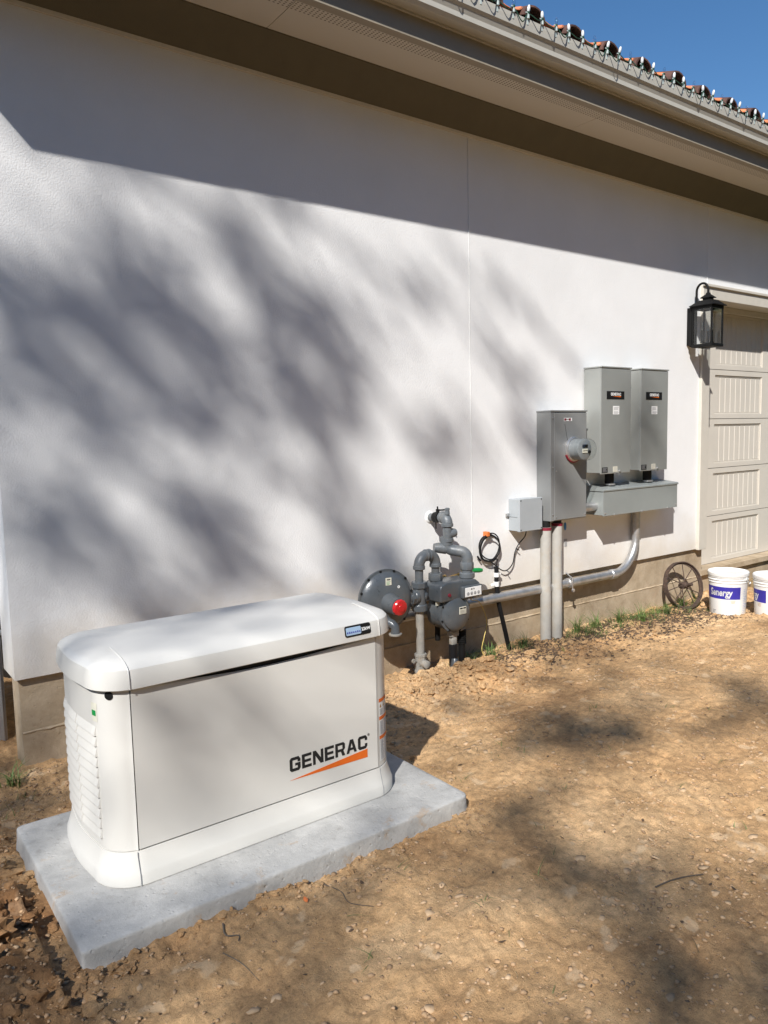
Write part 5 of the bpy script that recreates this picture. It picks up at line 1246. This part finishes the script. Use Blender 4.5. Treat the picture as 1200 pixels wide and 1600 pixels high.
def scatter(name, label, mat, n, size, seed_, flat, weight):
    rng = np.random.default_rng(seed_); X = []; Y = []
    while len(X) < n:
        x = rng.random(4000)*6.4+.05; y = -3.2+3.2*rng.random(4000)
        keep = (rng.random(4000) < weight(x, y)) & ~((x > .46) & (x < 1.92) & (y > -1.80) & (y < -.92)) & (y < .0)
        X += list(x[keep]); Y += list(y[keep])
    X = np.array(X[:n]); Y = np.array(Y[:n]); Z = height(X, Y)
    if flat:
        k = 8; ang = np.arange(k)/k*2*np.pi; rad = size(rng.random(n))[:, None]*(.6+.7*rng.random((n, k)))
        a = ang+rng.random((n, 1))*6; tx, ty = rng.normal(size=(2, n, 1))*.22
        px = rad*np.cos(a); py = rad*np.sin(a)*.75; pz = px*tx+py*ty+.002
        ring = np.stack([X[:, None]+px, Y[:, None]+py, Z[:, None]+pz], -1); low = ring-[0, 0, .004]
        c = np.stack([X, Y, Z+.0035], -1)[:, None]; V = np.concatenate([c, ring, low], 1); F = []
        for i in range(k): j = (i+1) % k; F += [(0, 1+i, 1+j), (1+i, 1+k+i, 1+k+j), (1+i, 1+k+j, 1+j)]
    else:
        t = (1+5**.5)/2
        P = np.array([(-1, t, 0), (1, t, 0), (-1, -t, 0), (1, -t, 0), (0, -1, t), (0, 1, t), (0, -1, -t), (0, 1, -t), (t, 0, -1), (t, 0, 1), (-t, 0, -1), (-t, 0, 1)])/1.9
        F = [(0, 11, 5), (0, 5, 1), (0, 1, 7), (0, 7, 10), (0, 10, 11), (1, 5, 9), (5, 11, 4), (11, 10, 2), (10, 7, 6), (7, 1, 8), (3, 9, 4), (3, 4, 2), (3, 2, 6), (3, 6, 8), (3, 8, 9), (4, 9, 5), (2, 4, 11), (6, 2, 10), (8, 6, 7), (9, 8, 1)]
        s = size(rng.random(n))[:, None, None]; Q = P[None]*(.65+.7*rng.random((n, 12, 1)))*s*np.array([1.3, .95, .55])
        a = rng.random(n)*6.28; ca, sa = np.cos(a)[:, None], np.sin(a)[:, None]
        V = np.stack([X[:, None]+Q[..., 0]*ca-Q[..., 1]*sa, Y[:, None]+Q[..., 0]*sa+Q[..., 1]*ca, Z[:, None]+Q[..., 2]+.25*s[..., 0]], -1)
    m_ = V.shape[1]; F = np.array(F); idx = (F[None]+(np.arange(n)*m_)[:, None, None]).reshape(-1).astype(np.int32)
    me = bpy.data.meshes.new(name); me.vertices.add(n*m_); me.vertices.foreach_set('co', V.reshape(-1)); me.loops.add(len(idx)); me.loops.foreach_set('vertex_index', idx)
    me.polygons.add(len(idx)//3); me.polygons.foreach_set('loop_start', np.arange(0, len(idx), 3, dtype=np.int32)); me.update(); me.validate(); me.materials.append(M[mat])
    o = bpy.data.objects.new(name, me); col.objects.link(o); tag(o, label, 'soil crumbs' if not flat else 'clay flakes', kind='stuff')
def wcr(x, y):
    return np.clip(.12+.9*rough_mask(x, y)+.5*sstep(.5, .62, fbm(x, y, 2.2, 4, 91)), 0, 1)*np.clip(1.25-.12*x, .4, 1)
scatter('soil_crumbs', 'fine crumbs of brown soil strewn all over the bare ground', 'crumb', 17000, lambda u: .0018+.0075*u**3, 1, False, wcr)
scatter('pale_crumbs', 'pale crumbs of dried clay strewn all over the bare ground', 'flake', 3600, lambda u: .0016+.0040*u**3, 2, False, wcr)
scatter('leaf_fragments', 'dark crumbled leaves and mulch gathered along the foot of the wall', 'deadleaf', 5200, lambda u: .004+.013*u**2, 8, True, lambda x, y: np.clip(np.exp(-((y+.28)/.26)**2)*sstep(3.3, 3.9, x)*sstep(6.6, 6.0, x)*(.25+sstep(.42, .6, fbm(x, y, 3, 3, 55))), 0, 1))
scatter('clay_flakes', 'thin curled flakes of pale dried clay on the bare ground', 'flake', 1500, lambda u: .005+.016*u**3, 4, True, lambda x, y: np.clip(.1+.9*sstep(.5, .6, fbm(x, y, 1.7, 4, 33)), 0, 1))
def litter():
    rr = random.Random(11); bm = bmesh.new()
    def leaf(bm, x, y, L_, z=None):
        z = hz(x, y)+.004 if z is None else z; a = rr.random()*6.28; ca, sa = math.cos(a), math.sin(a); tilt = rr.gauss(0, .25); cur = rr.gauss(0, .3)
        pts = [(-1, 0), (-.6, .28), (-.2, .42), (.3, .36), (.7, .2), (1, 0), (.7, -.2), (.3, -.36), (-.2, -.42), (-.6, -.28)]
        c = bm.verts.new((x, y, z+.0015)); vs_ = []
        for px, py in pts:
            py *= 1+.3*(rr.random()-.5); X, Y = px*L_, py*L_
            vs_.append(bm.verts.new((x+X*ca-Y*sa, y+X*sa+Y*ca, z+tilt*Y+cur*abs(px)*L_*.3)))
        for i in range(10): bm.faces.new((c, vs_[i], vs_[(i+1) % 10]))
    for _ in range(1500):
        if rr.random() < .88: x, y = 3.5+2.9*rr.random(), -.05-abs(rr.gauss(0, .26))
        else: x, y = .3+5.5*rr.random(), -3.1+3*rr.random()
        if .4 < x < 1.95 and -1.85 < y < -.9: continue
        leaf(bm, x, y, .004+.009*rr.random())
    o = finish('leaf_litter', bm, 'deadleaf', None, recalc=False); tag(o, 'scattered brown leaf litter on the bare dirt', 'leaf litter', kind='stuff')
    bm = bmesh.new()
    for _ in range(900):
        if rr.random() < .7: x, y = 3.7+2.9*rr.random(), -.05-abs(rr.gauss(0, .30))
        else: x, y = .2+6*rr.random(), -3.1+3*rr.random()
        if .4 < x < 1.95 and -1.85 < y < -.9: continue
        a = rr.random()*6.28; l = .012+.05*rr.random()**2; z = hz(x, y)+.003
        m_ = (x+.5*l*math.cos(a)+rr.gauss(0, .003), y+.5*l*math.sin(a)+rr.gauss(0, .003)); e = (x+l*math.cos(a), y+l*math.sin(a))
        tube(bm, [(x, y, z), (m_[0], m_[1], hz(*m_)+.005), (e[0], e[1], hz(*e)+.003)], [.0012, .0011, .0006], 4)
    o = finish('straw_litter', bm, 'drygrass', None); tag(o, 'dry straw and broken twigs strewn on the dirt along the footing', 'straw', kind='stuff')
    # twigs that can be told apart
    for pts, r, lab in (([(2.03, -2.54), (2.08, -2.56), (2.15, -2.575), (2.205, -2.60)], .0028, 'longest dark twig lying on the dirt at lower right'),
                        ([(1.215, -1.86), (1.235, -1.93), (1.22, -2.0), (1.27, -2.06)], .0018, 'thin bent twig on the dirt in front of the middle of the pad'),
                        ([(.86, -1.86), (.85, -1.9), (.875, -1.935), (.86, -1.965)], .0028, 'short thick root sticking out from under the front edge of the pad'),
                        ([(.80, -1.99), (.83, -2.05), (.845, -2.12)], .0016, 'short twig on the dirt in front of the left half of the pad')):
        P = smoothpath([(x, y, hz(x, y)+.006) for x, y in pts], 5)
        bm = T(P, [r*(1-.5*i/len(P)) for i in range(len(P))], 7)
        tag(finish('twig', bm, 'bark', None, smooth=50), lab, 'twig')
    bm = bmesh.new(); leaf(bm, 1.115, -1.912, .016, hz(1.115, -1.912)+.006)
    tag(finish('red_leaf', bm, 'clip', None, recalc=False), 'small red dead leaf on the dirt in front of the pad', 'leaf')
litter()
def tuft(bm, x, y, n, h, spread, rr, w_=.0024):
    z = hz(x, y)-.004
    for _ in range(n):
        a = rr.random()*6.28; hh = h*(.45+.7*rr.random()); lean = (.25+.9*rr.random())*spread; bx, by = x+rr.gauss(0, .018), y+rr.gauss(0, .014)
        px, py = -math.sin(a)*w_, math.cos(a)*w_; prev = None
        for k in range(5):
            t = k/4; u = lean*t*t; c = Vector((bx+math.cos(a)*u*hh*1.3, by+math.sin(a)*u*hh*1.3, z+hh*(t-.35*lean*t*t)))
            ww = (1-t)**.7; p = bm.verts.new(c+Vector((px*ww, py*ww, 0))); q = bm.verts.new(c-Vector((px*ww, py*ww, 0)))
            if prev: bm.faces.new((prev[0], p, q, prev[1]))
            prev = (p, q)
def grass():
    rr = random.Random(21)
    tl = [(.60, -.17, 26, .10, 'bright green grass tuft at the left corner of the footing'),
          (4.02, -.13, 26, .10, 'dark grass tuft just left of the two pale conduits'),
          (3.45, -.16, 22, .11, 'shaded grass tuft under the gas meter drum'), (3.66, -.16, 26, .12, 'shaded grass tuft right of the gas meter drum'),
          (4.66, -.10, 26, .14, 'tall thin grass tuft just right of the pale conduits'), (4.86, -.12, 24, .12, 'grass tuft on the footing below the middle of the trough'),
          (5.12, -.16, 30, .11, 'green grass tuft below the bend of the metal conduit'), (5.32, -.22, 26, .08, 'low green grass tuft in the dirt right of the bend of the conduit'),
          (5.75, -.18, 30, .08, 'bright green grass tuft left of the rusty wheel'), (6.10, -.10, 20, .13, 'grass blades standing behind the rusty wheel'),
          (6.27, -.12, 12, .18, 'grass stems between the wheel and the bucket'), (5.48, -.12, 18, .14, 'thin grass stems against the footing under the trough end')]
    for x, y, n, h, lab in tl:
        bm = bmesh.new(); tuft(bm, x, y, int(n*1.8), h*1.25, .9, rr, .0028); dry = bmesh.new()
        o = tag(finish('grass_tuft', bm, 'grass', None, recalc=False), lab, 'grass tuft', 'grass tufts along the footing')
        tuft(dry, x, y, n, h*.9, 1.2, rr, .0022); finish('dry_blade', dry, 'drygrass', o, recalc=False)
    bm = bmesh.new()
    for _ in range(46):
        x, y = .9+2.9*rr.random(), -3.0+1.6*rr.random()
        if .4 < x < 1.98 and -1.9 < y < -.9: continue
        tuft(bm, x, y, rr.randint(2, 5), .025+.02*rr.random(), 1.6, rr, .0016)
    cl_ = [(3.55, .10), (4.05, .12), (4.62, .16), (4.78, .14), (4.95, .15), (5.2, .14), (5.42, .10), (5.72, .12), (6.0, .12)]
    for _ in range(300):
        q = cl_[rr.randrange(len(cl_))]; x, y = q[0]+rr.gauss(0, q[1]), -.07-abs(rr.gauss(0, .13)); tuft(bm, x, y, rr.randint(2, 7), .03+.13*rr.random()**2, 1.3, rr, .0017)
    for _ in range(14): tuft(bm, .3+.35*rr.random(), -.2-.3*rr.random(), 4, .06, 1.0, rr, .0018)
    tag(finish('grass_sprigs', bm, 'grass', None, recalc=False), 'sparse sprigs of grass coming up through the bare dirt', 'grass', kind='stuff')
grass()
